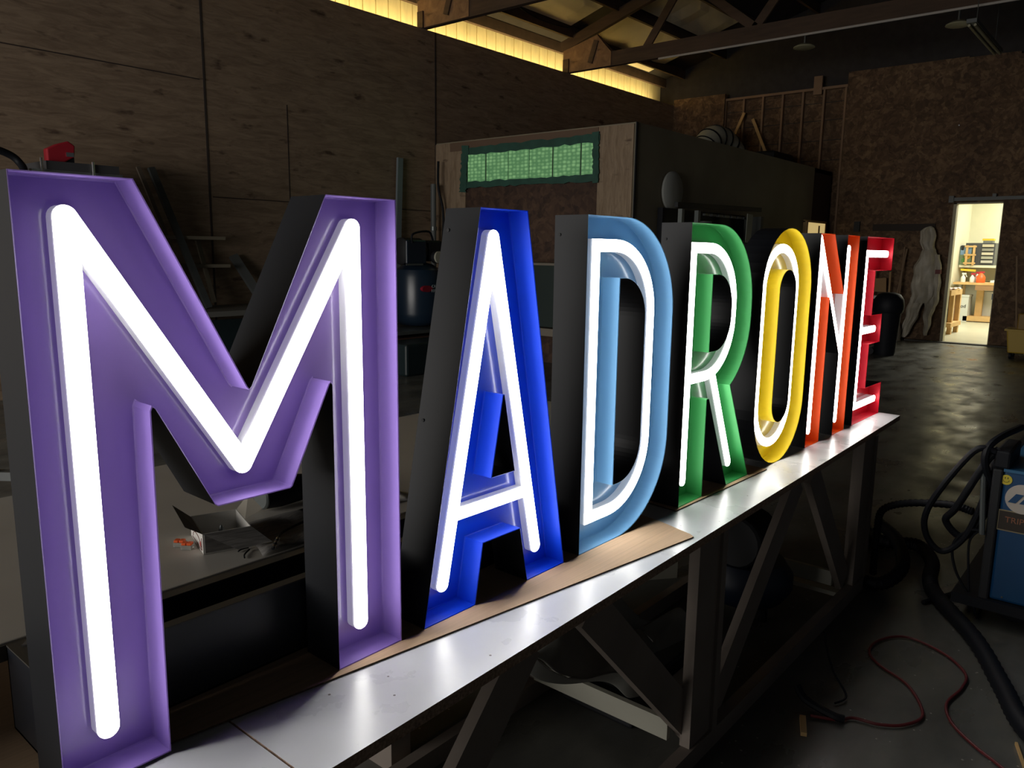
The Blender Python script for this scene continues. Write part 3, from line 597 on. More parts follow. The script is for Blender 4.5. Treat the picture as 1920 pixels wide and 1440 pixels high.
part('tool_body', MB().prism([(-.13, 0), (.02, .0), (.12, .06), (.13, .17), (.07, .21), (-.04, .17), (-.13, .12)], lambda u, v_, q: (u, q - .05, v_), .10), M_RED, t, bevel=.012)
part('label_plate', box((.04, -.056, .06), (.11, -.05, .10)), M_CHROME, t)
part('grip', box((.06, -.03, -.0), (.12, .03, .07)), M_BLACKM, t)
tag(part('black_hose', MB().tube(smoothpath([(2.3, 8.5, 2.55), (2.6, 8.5, 2.50), (2.8, 8.5, 2.40), (2.80, 8.35, 2.15), (2.76, 8.3, 1.2), (2.7, 8.3, .03)]), .035, 10), M_RUBBER), 'thick black hose arching down at the far left edge beside the grey rack', 'hose')
# compressor on low shelf
t = thing('air_compressor', 'black upright air compressor between purple M and blue A', 'compressor', (7.85, 8.4, .52))
part('tank', MB().lathe([(.05, 0), (.28, .03), (.35, .10), (.36, .20), (.36, .72), (.33, .82), (.20, .90), (.05, .93)], n=32), M_NAVY, t)
part('motor', MB().lathe([(.16, -.22), (.19, -.20), (.19, .14), (.14, .20)], (-.14, 0, 1.08), 20, axis='x'), M_BLACKM, t)
part('pump', box((.06, -.16, .94), (.34, .16, 1.24)), M_BLACKM, t, bevel=.03)
part('belt_guard', box((-.40, -.20, .90), (-.02, -.16, 1.24)), M_NAVY, t, bevel=.05)
part('guard_bar', box((-.42, -.21, .885), (-.10, -.20, .91)), M_STEEL, t)
part('gauge', MB().lathe([(.085, -.27), (.085, -.23), (.07, -.22)], (.17, 0, 1.0), 24, axis='y'), mat('gauge_dial', (.45, .44, .36), .5), t)
part('gauge_bezel', MB().lathe([(.09, -.24), (.09, -.17)], (.17, 0, 1.0), 24, axis='y'), M_BLACKM, t)
part('valve', MB().lathe([(.03, -.30), (.035, -.26), (.02, -.2)], (.27, 0, .87), 12, axis='y'), M_STEEL, t)
part('brand_oval', MB().prism([(.10 * math.cos(a * PI / 10), .045 * math.sin(a * PI / 10)) for a in range(20)], lambda u, v_, q: (-.16 + u, -.362 + q, .56 + v_), .05), mat('red_logo', (.32, .01, .03), .5), t)
text_mesh('brand_text', 'CAMPBELL\nHAUSFELD', .062, mat('pale_logo_text', (.32, .38, .40), .5), t, frame_m((.05, -.372, .56), (1, -.0, 0), (0, 0, 1)), .004, kern=.95)
part('handle', MB().tube(smoothpath([(-.30, -.2, 1.2), (-.30, -.22, 1.32), (.0, -.22, 1.36), (.1, -.2, 1.24)], 5), .015, 8), M_RUBBER, t)
t = thing('timber_rack', 'low rack of stacked boards carrying the black compressor', 'rack', (7.7, 8.45, 0))
for z, mt, nm in ((.47, M_STEEL, 'shelf_board'), (.38, mat('red_brown_board', (.09, .045, .03), .7), 'shelf_board'), (.33, M_OSBD, 'shelf_board'), (.22, M_SLATE, 'shelf_board')):
    part(nm, box((-1.2, -.5, z), (1.0, .5, z + .045)), mt, t)
for x in (-1.15, .85): part('post', box((x, -.48, 0), (x + .1, -.4, .47)), M_TIMBERG, t); 
tag(part('plastic_bin', box((6.7, 7.4, 0), (8.2, 7.9, .42)), M_TEAL, bevel=.03), 'dark teal plastic bin in front of the board rack, between purple M and blue A', 'bin')
t = thing('corner_pipe', 'vertical grey pipe with a black cable at the wall beside the booth', 'pipe', (8.86, 9.12, 0))
part('pipe', MB().tube([(0, 0, 0), (0, 0, 2.65)], .045, 12), M_GREY, t)
part('cable', MB().tube(smoothpath([(.06, -.05, 3.0), (.05, -.06, 2.6), (.12, -.1, 2.2), (.10, -.1, 1.5), (.08, -.1, .1)]), .02, 8), M_RUBBER, t)
part('coupling', MB().lathe([(.055, 1.93), (.055, 1.99)], n=12), M_STEEL, t)
# green cabinet seen between the A and D
t = thing('green_cabinet', 'dark green cabinet in front of the booth, seen between A and D', 'cabinet', (8.6, 6.8, 0))
part('cabinet_body', box((-.3, -1.0, .62), (.3, 1.0, 1.44)), mat('dark_green_paint', (.018, .032, .028), .5), t)
part('top_board', box((-.32, -1.02, 1.44), (.32, 1.02, 1.47)), mat('tan_top_board', (.22, .19, .15), .6), t)
part('base_board', box((-.33, -1.02, .50), (.33, 1.02, .60)), mat('tan_top_board', (.22, .19, .15), .6), t)
for a in (-.95, .9): part('leg', box((-.28, a, 0), (.28, a + .08, .5)), M_BLACKM, t)

# booth window: pale green lit, honeycomb screen
mt, tt, b = nt('lit_green_honeycomb'); Lk = tt.links.new
tc = tt.nodes.new('ShaderNodeTexCoord'); mp = tt.nodes.new('ShaderNodeMapping'); mp.inputs['Scale'].default_value = (13, 13, 20); Lk(tc.outputs['Object'], mp.inputs[0])
vo = tt.nodes.new('ShaderNodeTexVoronoi'); vo.inputs['Scale'].default_value = 1; vo.inputs['Randomness'].default_value = .25; Lk(mp.outputs[0], vo.inputs[0])
rr = tt.nodes.new('ShaderNodeValToRGB'); rr.color_ramp.elements[0].position = .12; rr.color_ramp.elements[0].color = (.30, .56, .24, 1); rr.color_ramp.elements[1].position = .6; rr.color_ramp.elements[1].color = (.07, .19, .075, 1)
Lk(vo.outputs['Distance'], rr.inputs[0]); Lk(rr.outputs[0], b.inputs['Emission Color']); b.inputs['Emission Strength'].default_value = .72; b.inputs['Base Color'].default_value = (.1, .2, .1, 1)
M_HONEY = mt
wn = struct('window_1', box((BX0 - .025, 6.17, 2.62), (BX0 - .01, 8.62, 3.13)), mat('window_green_frame', (.05, .11, .06), .6))
edges = [8.58, 8.18, 7.74, 7.34, 6.92, 6.42, 6.20]
for k in range(6):
    a, c = edges[k + 1], edges[k]
    g = .04 if k in (0, 4) else .012
    if k == 4: pass
    struct('pane', box((BX0 - .03, a + g / 2, 2.655), (BX0 - .026, c - g / 2, 3.10)), M_HONEY, wn)
def ragged(p0, p1, wd, seed):
    rs = random.Random(seed); n = 26; mb = MB(); vs = []; P0, P1 = Vector(p0), Vector(p1); d = (P1 - P0).normalized(); up = Vector((1, 0, 0)).cross(d)
    for i in range(n + 1):
        q = P0.lerp(P1, i / n); vs.append(q + up * (wd * (.5 + .35 * rs.random()))); vs.append(q - up * (wd * (.5 + .35 * rs.random())))
    vs += [v + Vector((.004, 0, 0)) for v in vs]
    k = 2 * (n + 1)
    for i in range(n):
        a = 2 * i; mb.f += [(a, a + 1, a + 3, a + 2), (k + a, k + a + 2, k + a + 3, k + a + 1), (a, a + 2, k + a + 2, k + a), (a + 1, k + a + 1, k + a + 3, a + 3)]
    mb.v += [tuple(v) for v in vs]; mb.mi += [0] * (4 * n); return mb
X = BX0 - .037
for i, (p, q, wd) in enumerate((((X, 8.68, 3.13), (X, 6.12, 3.14), .08), ((X, 8.68, 2.63), (X, 6.12, 2.62), .07), ((X, 8.66, 2.52), (X, 8.60, 3.22), .10), ((X, 6.16, 2.55), (X, 6.18, 3.22), .07))):
    struct('masking_tape', ragged((p[0] - .005 * i, *p[1:]), (q[0] - .005 * i, *q[1:]), wd, i), M_GRN, wn)
# booth side: shelf unit, disc, hanging paper, switch
t = thing('wall_rack', 'black shelf unit on the booth side wall above the green R', 'shelf unit', (11.0, 5.5, 0))
part('top_rail', MB().beam((-1.35, -.25, 2.27), (1.45, -.25, 2.33), .05, .07), M_BLACKM, t)
part('back_board', box((-1.3, -.02, .7), (1.4, .06, 2.24)), M_RUBBER, t)
for x in (-1.2, -.72): part('post', box((x - .035, -.28, .0), (x + .035, -.22, 2.22)), mat('pale_post', (.20, .22, .21), .5), t)
for k in range(7): part('slat', box((-.5 + k * .22, -.26, 2.16), (-.36 + k * .22, -.22, 2.19)), M_GREY, t)
part('shelf', box((-.65, -.3, 1.80), (1.3, .0, 1.83)), M_BLACKM, t)
for x in (1.38,): part('side_board', box((x, -.3, 0), (x + .1, 0, 2.22)), mat('side_board_grey', (.06, .065, .06), .6), t)
for x, y, h, r, lab in ((10.75, 5.36, .26, .12, 'wide grey pot on the black shelf unit, left of the small can'), (11.2, 5.35, .22, .09, 'small grey can on the black shelf unit, right of the wide pot')):
    tag(part('grey_can', MB().lathe([(r, 0), (r, h * .8), (r * .8, h * .9), (r * .8, h)], n=18), M_GREY, loc=(x, y, 1.83)), lab, 'can')
tag(part('wall_disc', MB().lathe([(.05, -.03), (.24, -.025), (.275, 0), (.275, .03)], (10.06, 5.53, 2.48), 32, axis='y'), mat('grey_disc', (.42, .43, .40), .6)), 'round grey disc on the booth side wall above the shelf unit', 'disc')
tag(part('hanging_paper', MB().beam((11.95, 5.20, 2.24), (11.93, 5.20, 1.8), .20, .01, (0, 1, 0)), mat('bright_paper', (.36, .38, .32), .6)), 'white paper hanging at the right end of the black shelf unit', 'paper')
t = thing('wall_switch', 'dark box with pale vertical strip on the booth side between R and O', 'switch', (12.55, 5.57, 2.0))
part('switch_box', box((-.28, -.06, -.14), (-.05, 0, .16)), M_BLACKM, t)
part('pale_strip', box((.0, -.03, -.10), (.06, 0, .10)), mat('yellowed_strip', (.42, .40, .25), .5), t)
# lit opening
wn2 = struct('window_2', MB().box((15.30, BY - .10, 2.01), (15.36, BY - .02, 2.27)).box((16.44, BY - .06, 2.01), (16.5, BY, 2.27)).box((15.30, BY - .06, 2.25), (16.5, BY - .02, 2.29)).box((15.30, BY - .06, 2.0), (16.5, BY - .02, 2.03)), M_PINE)
struct('pane', box((15.36, BY - .055, 2.03), (16.44, BY - .045, 2.25)), emis('lit_warm_interior', (.85, .62, .25), .62, (.3, .2, .1)), wn2)
struct('shelf_edge', box((16.05, BY - .065, 2.03), (16.12, BY - .056, 2.20)), mat('dark_edge', (.3, .2, .1), .6), wn2)
# on the booth roof
t = thing('flexible_duct', 'ribbed pale flexible duct curling over on the booth roof', 'duct', (15.2, 7.5, 3.3))
path = smoothpath([(-.42, 0, .27), (-.36, 0, .42), (-.05, -.02, .62), (.40, -.05, .60), (.80, -.1, .38), (1.0, -.1, .28)], 7)
part('duct_skin', MB().tube(path, .26, 22, rib=.0), mat('pale_duct_cloth', (.60, .60, .50), .6), t)
for k in range(3, len(path) - 2, 4):
    p, q = path[k], path[k + 1]; part('rib', MB().tube([p, p.lerp(q, .45)], .275, 22), M_RUBBER, t)
for x, y, r, lab in ((14.3, 7.3, .22, 'clear bagged bundle on the booth roof left of the ribbed duct'), (13.8, 7.4, .15, 'smaller clear bag on the booth roof, left of the bagged bundle')):
    bm = bmesh.new(); bmesh.ops.create_icosphere(bm, subdivisions=4, radius=r)
    for v in bm.verts: v.co *= 1 + .18 * math.sin(9 * v.co.x / r) * math.cos(7 * v.co.y / r + v.co.z * 20); v.co.z = max(-r * .5, v.co.z)
    me = bpy.data.meshes.new('plastic_bag'); bm.to_mesh(me); bm.free(); me.materials.append(M_FILM)
    o = bpy.data.objects.new('plastic_bag', me); C.objects.link(o); o.location = (x, y, 3.3 + r * .5); tag(o, lab, 'bag')
lean_bar((16.5, 8.02, 3.32), (16.72, 7.55, 4.65), .03, .06, M_PINE, 'left leg-like pine stick leaning on the stud wall above the duct', 'wood stick', 'wood_stick')
lean_bar((16.5, 6.72, 3.32), (16.72, 7.35, 4.5), .03, .06, M_PINE, 'right pine stick leaning on the stud wall behind the duct', 'wood stick', 'wood_stick')
tag(part('roof_debris_box', box((15.2, 6.2, 3.3), (16.2, 6.9, 3.62)), M_BLACKM, bevel=.04), 'black bundle lying on the booth roof right of the duct', 'box')

# ------------------------------------------------------------------ far wall things
tag(part('coat_rail', box((XF - .05, 3.58, 2.11), (XF, 4.70, 2.24)), mat('dark_brown_rail', (.03, .018, .012), .7)), 'dark brown rail board on the far wall above the hanging suit', 'rail')
tag(part('door_track', MB().box((XF - .09, 1.2, 2.65), (XF - .03, 3.38, 2.71)).box((XF - .12, 2.62, 2.70), (XF, 2.68, 2.76)).box((XF - .12, 3.30, 2.62), (XF, 3.38, 2.74)), M_GREY), 'grey sliding door track above the bright doorway', 'track')
# protective suit hanging, body of revolution-like folded mesh with hood, sleeves, legs
def suit():
    t = thing('protective_suit', 'pale crumpled hooded coverall hanging on the far wall left of the doorway', 'coverall', (16.60, 3.66, 0))
    Yc = 3.66
    def lump(rows, n=44, seed=0, dep=.12):
        fine = []
        for (za, a0, a1), (zb, b0, b1) in zip(rows, rows[1:]):
            for q in range(4): fine.append((za + (zb - za) * q / 4, a0 + (b0 - a0) * q / 4, a1 + (b1 - a1) * q / 4))
        rows = fine + [rows[-1]]
        rs = random.Random(seed); ph = [rs.random() * 6 for _ in range(6)]; vs = []; fs = []
        for j, (z, y0, y1) in enumerate(rows):
            cy = (y0 + y1) / 2 - Yc; hw = abs(y1 - y0) / 2
            for k in range(n):
                a = 2 * PI * k / n; f = 1 + .22 * math.sin(5 * a + ph[0] + z * 4) + .14 * math.sin(9 * a + ph[1] - z * 7)
                vs.append((math.sin(a) * dep * f * (hw / .2) ** .4 - .0, cy + math.cos(a) * hw * (1 + .05 * math.sin(7 * a + z * 14)) + .012 * math.sin(z * 19 + ph[2]), z))
        for j in range(len(rows) - 1):
            for k in range(n): fs.append((j * n + k, j * n + (k + 1) % n, (j + 1) * n + (k + 1) % n, (j + 1) * n + k))
        fs += [tuple(range(n)), tuple((len(rows) - 1) * n + k for k in range(n))[::-1]]
        mb = MB().add(vs, fs); mb.sm = True; return mb
    part('hood', lump([(2.19, 3.60, 3.64), (2.16, 3.56, 3.72), (2.10, 3.54, 3.79), (2.0, 3.53, 3.80), (1.9, 3.53, 3.79), (1.80, 3.52, 3.74), (1.72, 3.50, 3.72)], seed=1, dep=.10), M_SUIT, t)
    part('torso', lump([(1.76, 3.50, 3.72), (1.62, 3.46, 3.77), (1.45, 3.42, 3.84), (1.2, 3.44, 3.86), (1.0, 3.44, 3.86), (.85, 3.46, 3.86), (.74, 3.50, 3.86)], seed=2, dep=.12), M_SUIT, t)
    part('sleeve', lump([(1.66, 3.42, 3.54), (1.4, 3.38, 3.50), (1.2, 3.37, 3.50), (.95, 3.36, 3.49), (.75, 3.38, 3.50), (.66, 3.40, 3.48)], seed=3, dep=.08), M_SUIT, t)
    part('leg', lump([(.84, 3.62, 3.87), (.62, 3.66, 3.90), (.42, 3.72, 3.93), (.25, 3.78, 3.95), (.13, 3.84, 3.99), (.06, 3.88, 4.02)], seed=4, dep=.09), M_SUIT, t)
    part('leg', lump([(.86, 3.42, 3.62), (.62, 3.42, 3.60), (.42, 3.46, 3.60), (.25, 3.48, 3.58), (.12, 3.50, 3.56)], seed=5, dep=.08), M_SUIT, t)
    part('sleeve_band', box((-.09, 3.375 - Yc, 1.30), (.05, 3.46 - Yc, 1.38)), mat('red_band', (.16, .03, .03), .6), t)
suit()
t = thing('trash_can', 'tall black wheeled trash can beyond the red letter E', 'trash can', (13.85, 3.54, 0))
part('can_body', MB().lathe([(.145, .02), (.15, 0), (.16, .04), (.20, .72), (.21, .76), (.17, .765)], n=28), M_RUBBER, t)
part('lid', MB().lathe([(.215, .70), (.232, .74), (.24, .82), (.225, .92), (.17, 1.0), (.09, 1.03), (.01, 1.035)], n=28), M_RUBBER, t)
for s in (-.1, .1): part('wheel', MB().lathe([(.06, -.02), (.06, .02)], (s * 1.2, .19, .06), 14, axis='x'), M_RUBBER, t)
t = thing('broom', 'light wooden broom handle leaning on the far wall left of the suit', 'broom', (16.4, 4.05, 0), 0, 'tools leaning on the far wall')
part('handle', MB().tube([(0, .07, .35), (.25, -.03, 1.76)], .017, 8), mat('worn_broom_wood', (.30, .20, .12), .6), t)
part('brush', box((-.06, .10, .0), (.06, .38, .36)), M_BLACKM, t)
t = thing('mop', 'second thinner wooden handle leaning just right of the broom', 'mop', (16.42, 4.0, 0), 0, 'tools leaning on the far wall')
part('handle', MB().tube([(0, .03, .3), (.22, .06, 1.80)], .014, 8), mat('worn_broom_wood', (.30, .20, .12), .6), t)
part('mop_head', MB().lathe([(.08, 0), (.07, .2), (.03, .34)], n=12), mat('grey_mop', (.15, .13, .1), .8), t)
t = thing('wooden_chair', 'orange wooden chair against the far wall behind the trash can', 'chair', (16.35, 4.4, 0))
part('backrest', MB().prism([(-.10, .92), (.17, .92), (.12, 1.18), (-.08, 1.20)], lambda u, v_, q: (.2 + q, u, v_), .03), mat('orange_varnish', (.36, .19, .05), .5), t)
part('seat', box((-.2, -.2, .80), (.2, .2, .86)), M_PAPER, t)
for a in (-.18, .16):
    part('back_post', MB().beam((.2, a, .0), (.22, a * .8, 1.32), .035, .035), mat('orange_varnish', (.36, .19, .05), .5), t)
    part('leg', MB().beam((-.18, a, .0), (-.16, a, .8), .035, .035), mat('orange_varnish', (.36, .19, .05), .5), t)
tag(part('dark_bracket', box((XF - .06, 4.6, 1.86), (XF - .0, 5.25, 1.92)), M_BLACKM), 'dark horizontal bracket on the far wall behind the red E', 'bracket')
tag(part('wall_box', box((XF - .06, 4.95, 2.1), (XF, 5.06, 2.3)), M_BLACKM), 'small black box on the far wall above the orange N', 'box')
tag(part('wall_screw', MB().lathe([(.012, 0), (.012, .01)], (XF - .012, 3.36, 4.02), 8, axis='x'), M_CHROME), 'tiny bright screw head high on the far osb wall', 'screw')
t = thing('mop_bucket', 'yellow mop bucket on wheels at the right by the far wall', 'bucket', (14.95, 1.72, 0))
part('bucket_body', MB().prism([(-.20, .10), (.20, .10), (.245, .47), (-.245, .47)], lambda u, v_, q: (q - .2, u, v_), .42), M_YEL, t, bevel=.02)
part('wringer', box((-.12, -.16, .47), (.2, .12, .74)), mat('wringer_yellow', (.30, .17, .02), .5), t, bevel=.02)
part('rim', box((-.23, -.27, .455), (.24, .27, .485)), M_YEL, t)
for a in (-.16, .16):
    for s in (-.15, .16): part('wheel', MB().lathe([(.05, -.018), (.055, 0), (.05, .018)], (s, a, .055), 14, axis='y'), M_RUBBER, t)
part('mop_handle', MB().tube([(.0, .12, .3), (.25, .28, 1.65)], .015, 8), mat('worn_broom_wood', (.30, .20, .12), .6), t)

# ------------------------------------------------------------------ side room contents (seen through the doorway)
t = thing('bottle_table', 'pine table on a thick post seen through the doorway, full of bottles', 'table', (22.8, 3.75, 0.012))
part('tabletop', box((-.45, -1.3, .93), (.45, .50, .985)), M_PINE, t)
part('apron', box((-.44, -1.28, .80), (-.41, .0, .93)), mat('brown_apron', (.30, .17, .08), .6), t)
part('post', box((-.07, -.13, .12), (.07, .02, .93)), M_PINE, t)
part('foot', box((-.35, -.5, .02), (.35, .22, .14)), M_PINE, t)
TT = .997
def spray(x, y, body, head, lab, h=.19, r=.055):
    t = thing('spray_bottle', lab, 'spray bottle', (x, y, TT), 0, 'bottles on the pine table')
    part('bottle_body', MB().lathe([(r * .95, 0), (r, .01), (r, h * .6), (r * .5, h * .85), (r * .3, h)], n=14), body, t)
    part('trigger_head', MB().box((-.025, -.06, h), (.025, .03, h + .045)).beam((0, -.05, h), (0, -.08, h - .06), .02, .015), head, t)
WP = mat('white_bottle_plastic', (.72, .74, .70), .4)
spray(22.5, 4.06, WP, WP, 'white bottle leftmost on the pine table')
spray(22.5, 3.86, WP, M_RED, 'white spray bottle with red head left of the orange jug')
spray(22.6, 3.77, WP, M_RED, 'second white bottle with red head touching the orange jug', .22)
t = thing('orange_jug', 'bright orange jug in the middle of the pine table', 'jug', (22.45, 3.665, TT))
part('jug_body', MB().lathe([(.09, 0), (.10, .02), (.10, .14), (.06, .20), (.03, .24)], n=18), M_ORANGE, t)
part('trigger_head', MB().box((-.02, -.07, .24), (.02, .04, .28)), M_RED, t)
tag(part('white_tray', box((22.4, 3.1, TT), (22.8, 3.45, TT + .06)), WP, bevel=.01), 'white tray at the right end of the pine table', 'tray')
tag(part('yellow_tool', MB().beam((22.6, 4.15, TT + .31), (22.6, 3.82, TT + .29), .05, .05), mat('bright_yellow', (.75, .5, .03), .5)), 'small yellow tool in front of the white rear shelf', 'tool')
t = thing('rear_shelf', 'cream shelf bench along the back of the side room', 'shelf', (23.4, 3.6, 0))
part('shelf_top', box((-.4, -2.6, 1.36), (.5, .68, 1.42)), M_CREAM, t)
part('shelf_back', box((.42, -2.6, 1.0), (.5, .68, 1.36)), M_CREAM, t)
for y in (-2.5, -1.0, .62): part('leg', box((.36, y, .012), (.44, y + .06, 1.36)), M_PINE, t)
t = thing('equipment_stack', 'tall dark grey rack with stacked trays on the cream shelf', 'rack', (23.3, 3.85, 1.42))
part('rack_body', box((-.25, -.33, 0), (.25, .33, .56)), mat('dark_slate', (.06, .065, .075), .5), t)
for k, c in enumerate(((.5, .5, .45), (.35, .36, .3), (.55, .52, .42), (.25, .25, .22), (.5, .46, .35))):
    part('tray', box((-.30, -.30, .06 + k * .1), (-.24, -.05, .125 + k * .1)), mat('tray_tone%d' % k, c, .5), t)
part('yellow_box', box((-.2, -.27, .62), (.05, -.02, .67)), mat('bright_yellow', (.75, .5, .03), .5), t)
part('wire_basket', box((-.2, -.25, .56), (.1, -.04, .62)), M_STEEL, t)
t = thing('pine_stand', 'upright pine stand with two slats on the cream shelf', 'stand', (22.96, 4.03, 1.42))
for a in (-.09, .07): part('slat', box((-.02, a, 0), (.02, a + .05, .50)), M_PINE, t)
for z in (.03, .24, .45): part('crossbar', box((-.03, -.12, z), (-.02, .15, z + .04)), M_PINE, t)
t = thing('poster_board', 'colourful blue and green board propped on the cream shelf', 'poster', (23.02, 4.15, 1.42))
part('board', box((-.01, -.13, 0), (.01, .14, .46)), mat('poster_green', (.16, .22, .13), .6), t)
part('blue_field', box((-.014, -.12, .26), (-.01, .13, .45)), mat('poster_blue', (.18, .30, .48), .6), t)
part('yellow_field', MB().lathe([(.07, -.018), (.07, -.014)], (0, -.04, .22), 14, axis='x'), mat('poster_yellow', (.75, .42, .04), .6), t)
part('green_field', MB().lathe([(.06, -.018), (.06, -.014)], (0, .03, .12), 10, axis='x'), mat('poster_leaf', (.08, .25, .06), .6), t)
tag(part('black_device', MB().box((23.05, 4.21, 1.42), (23.25, 4.29, 1.80)).box((23.0, 4.19, 1.78), (23.25, 4.29, 1.92)), M_BLACKM, bevel=.03), 'black device at the left end of the cream shelf', 'device')
def whitebox(x0, y0, x1, y1, h, txt, lab, band=None):
    t = thing('white_box', lab, 'box', ((x0 + x1) / 2, (y0 + y1) / 2, .012), 0, 'white boxes under the pine table')
    hx, hy = (x1 - x0) / 2, (y1 - y0) / 2
    part('box_body', box((-hx, -hy, 0), (hx, hy, h)), mat('box_white', (.62, .64, .62), .5), t)
    part('box_lid', box((-hx - .01, -hy - .01, h), (hx + .01, hy + .01, h + .05)), mat('box_white', (.62, .64, .62), .5), t)
    if band: part('blue_band', box((-hx - .015, -hy, h - .14), (-hx, hy * .1, h)), mat('box_blue', (.06, .10, .25), .5), t)
    if txt: text_mesh('box_text', txt, .12, mat('box_ink', (.02, .02, .03), .5), t, frame_m((-hx - .004, 0, h * .62), (0, -1, 0), (0, 0, 1)), .002)
whitebox(22.45, 3.88, 22.9, 4.24, .62, 'wood', 'white box with dark lettering left of the table post')
whitebox(22.9, 3.05, 23.4, 3.78, .70, '', 'wide white box with blue band right of the table post', True)
t = thing('paper_bench', 'low wooden bench at left inside the doorway, papers on top', 'bench', (18.6, 3.75, 0.012))
part('bench_top', box((-.5, -.30, .82), (.6, .4, .93)), M_PINE, t)
part('bench_leg', box((-.2, -.30, 0), (-.08, -.22, .82)), M_PINE, t); part('bench_leg', box((.45, -.30, 0), (.57, -.22, .82)), M_PINE, t)
part('side_panel', box((-.15, -.22, .15), (.5, -.19, .82)), mat('brown_apron', (.30, .17, .08), .6), t)
part('lower_shelf', box((-.4, -.33, .16), (.6, .3, .25)), M_PINE, t)
sheet('pink_paper', [(18.2, 3.48), (18.9, 3.42), (18.95, 3.75), (18.2, 3.8)], 'pinkish paper spread on the low bench inside the doorway', 'paper', mat('pink_paper', (.55, .42, .40), .6), z=.945, amp=.05)
tag(part('white_container', box((18.45, 3.48, .262), (18.7, 3.62, .56)), WP, bevel=.01), 'white container on the low bench shelf inside the doorway', 'container')

# ------------------------------------------------------------------ welder and hoses on the right
t = thing('welding_machine', 'blue welding machine on wheels at the right edge', 'welder', (3.85, .2, 0))
part('cabinet', box((0, -.42, .13), (.85, .26, .715)), M_BLUE, t, bevel=.012)
part('top_trim', box((-.004, -.42, .712), (.85, .26, .724)), mat('pale_blue_trim', (.03, .14, .28), .4), t)
part('front_panel', box((-.01, .26, .12), (.86, .30, .72)), M_BLACKM, t, bevel=.008)
part('cart_tray', box((-.03, -.5, .085), (.95, .40, .13)), M_RUBBER, t)
part('wheel', MB().lathe([(.085, -.05), (.09, -.03), (.09, .03), (.085, .05), (.04, .05)], (.16, .17, .09), 22, axis='x'), M_RUBBER, t)
part('wheel', MB().lathe([(.085, -.03), (.09, -.02), (.09, .02), (.085, .03)], (.7, .17, .09), 22, axis='x'), M_RUBBER, t)
part('wheel', MB().lathe([(.085, -.03), (.09, -.02), (.09, .02), (.085, .03)], (.7, -.4, .09), 22, axis='x'), M_RUBBER, t)
part('logo_disc', MB().lathe([(.064, -.004), (.064, 0)], (0, .180, .603), 32, axis='x'), mat('logo_white', (.55, .50, .44), .5), t)
for a in (.0, .042):
    part('logo_bar', MB().prism([(.232 - a, .583), (.203 - a, .583), (.176 - a, .624), (.205 - a, .624)], lambda u, v_, q: (-.0065 + q, u, v_), .002), M_BLUE, t)
part('logo_bar', MB().prism([(.148, .583), (.132, .583), (.132, .624), (.148, .624)], lambda u, v_, q: (-.0065 + q, u, v_), .002), M_BLUE, t)
sm = part('smiley_sticker', MB().lathe([(.022, -.0035), (.022, 0)], (0, .247, .678), 24, axis='x'), mat('sticker_yellow', (.72, .58, .05), .5), t)
part('sticker_eye', box((-.0042, .240, .682), (-.0034, .243, .690)), M_BLACKM, sm); part('sticker_eye', box((-.0042, .250, .682), (-.0034, .253, .690)), M_BLACKM, sm)
part('sticker_smile', MB().tube([(-.0038, .247 + .011 * math.cos(a), .677 + .010 * math.sin(a)) for a in [PI + PI * k / 8 for k in range(9)]], .0009, 5), M_BLACKM, sm)
pl = part('name_plate', box((-.003, -.02, .452), (0, .262, .545)), mat('plate_gold_edge', (.30, .25, .14), .5), t)
part('plate_face', box((-.0036, -.016, .457), (-.0029, .258, .540)), mat('plate_brown', (.035, .025, .018), .5), pl)
text_mesh('plate_text', "TRIP'N I", .036, mat('plate_letters', (.30, .12, .06), .5), pl, frame_m((-.0045, .235, .503), (0, -1, 0), (0, 0, 1)), .0004, 'LEFT')
part('screw', MB().lathe([(.004, -.003), (.004, 0)], (0, .21, .152), 10, axis='x'), M_CHROME, t)
part('handle_bar', MB().tube(smoothpath([(.05, .29, .60), (.0, .33, .72), (.0, .33, .80), (.1, .30, .84), (.4, .26, .84)], 6), .016, 8), M_RUBBER, t)
part('gas_tube', MB().tube([(-.02, .31, .42), (.02, .34, .74)], .012, 8), M_STEEL, t)
part('control_box', box((.0, .24, .72), (.3, .30, .80)), M_RUBBER, t, bevel=.01)
def hose(name, pts, r, mt, lab, n=9, rib=0, ns=8, cat='hose'):
    return tag(part(name, MB().tube(smoothpath(pts, ns), r, n, rib=rib), mt), lab, cat)
hose('coiled_lead', [(3.86, .50, .79), (3.84, .58, .78), (3.82, .72, .52), (3.82, .73, .38), (3.84, .66, .30), (3.86, .58, .38), (3.88, .53, .55), (3.9, .50, .76)], .014, M_RUBBER, 'black welding lead looped over the front of the blue welder')
hose('coiled_lead', [(3.88, .49, .80), (3.86, .53, .74), (3.85, .62, .52), (3.86, .66, .44), (3.88, .58, .38), (3.89, .50, .56), (3.88, .49, .78)], .016, M_RUBBER, 'second tighter black lead loop hung on the blue welder')
hose('torch_cable', [(3.88, .56, .50), (3.9, .66, .505), (3.95, .84, .46), (3.96, .95, .40), (3.97, .97, .30), (4.0, .98, .16), (4.05, .99, .03)], .017, M_RUBBER, 'ribbed black torch cable arching from the welder toward the bench leg', 10, .10, 14, 'cable')
hose('thin_cable', [(3.86, .48, .42), (3.86, .56, .42), (3.86, .62, .34), (3.86, .60, .22), (3.87, .53, .10), (3.88, .50, .02)], .006, M_RUBBER, 'thin black cable hanging beside the welder cart', 6, 0, 8, 'cable')
hose('thin_cable', [(3.87, .53, .42), (3.87, .56, .36), (3.87, .55, .22), (3.88, .53, .03)], .005, M_RUBBER, 'shorter thin black cable nearest the welder front panel', 6, 0, 8, 'cable')
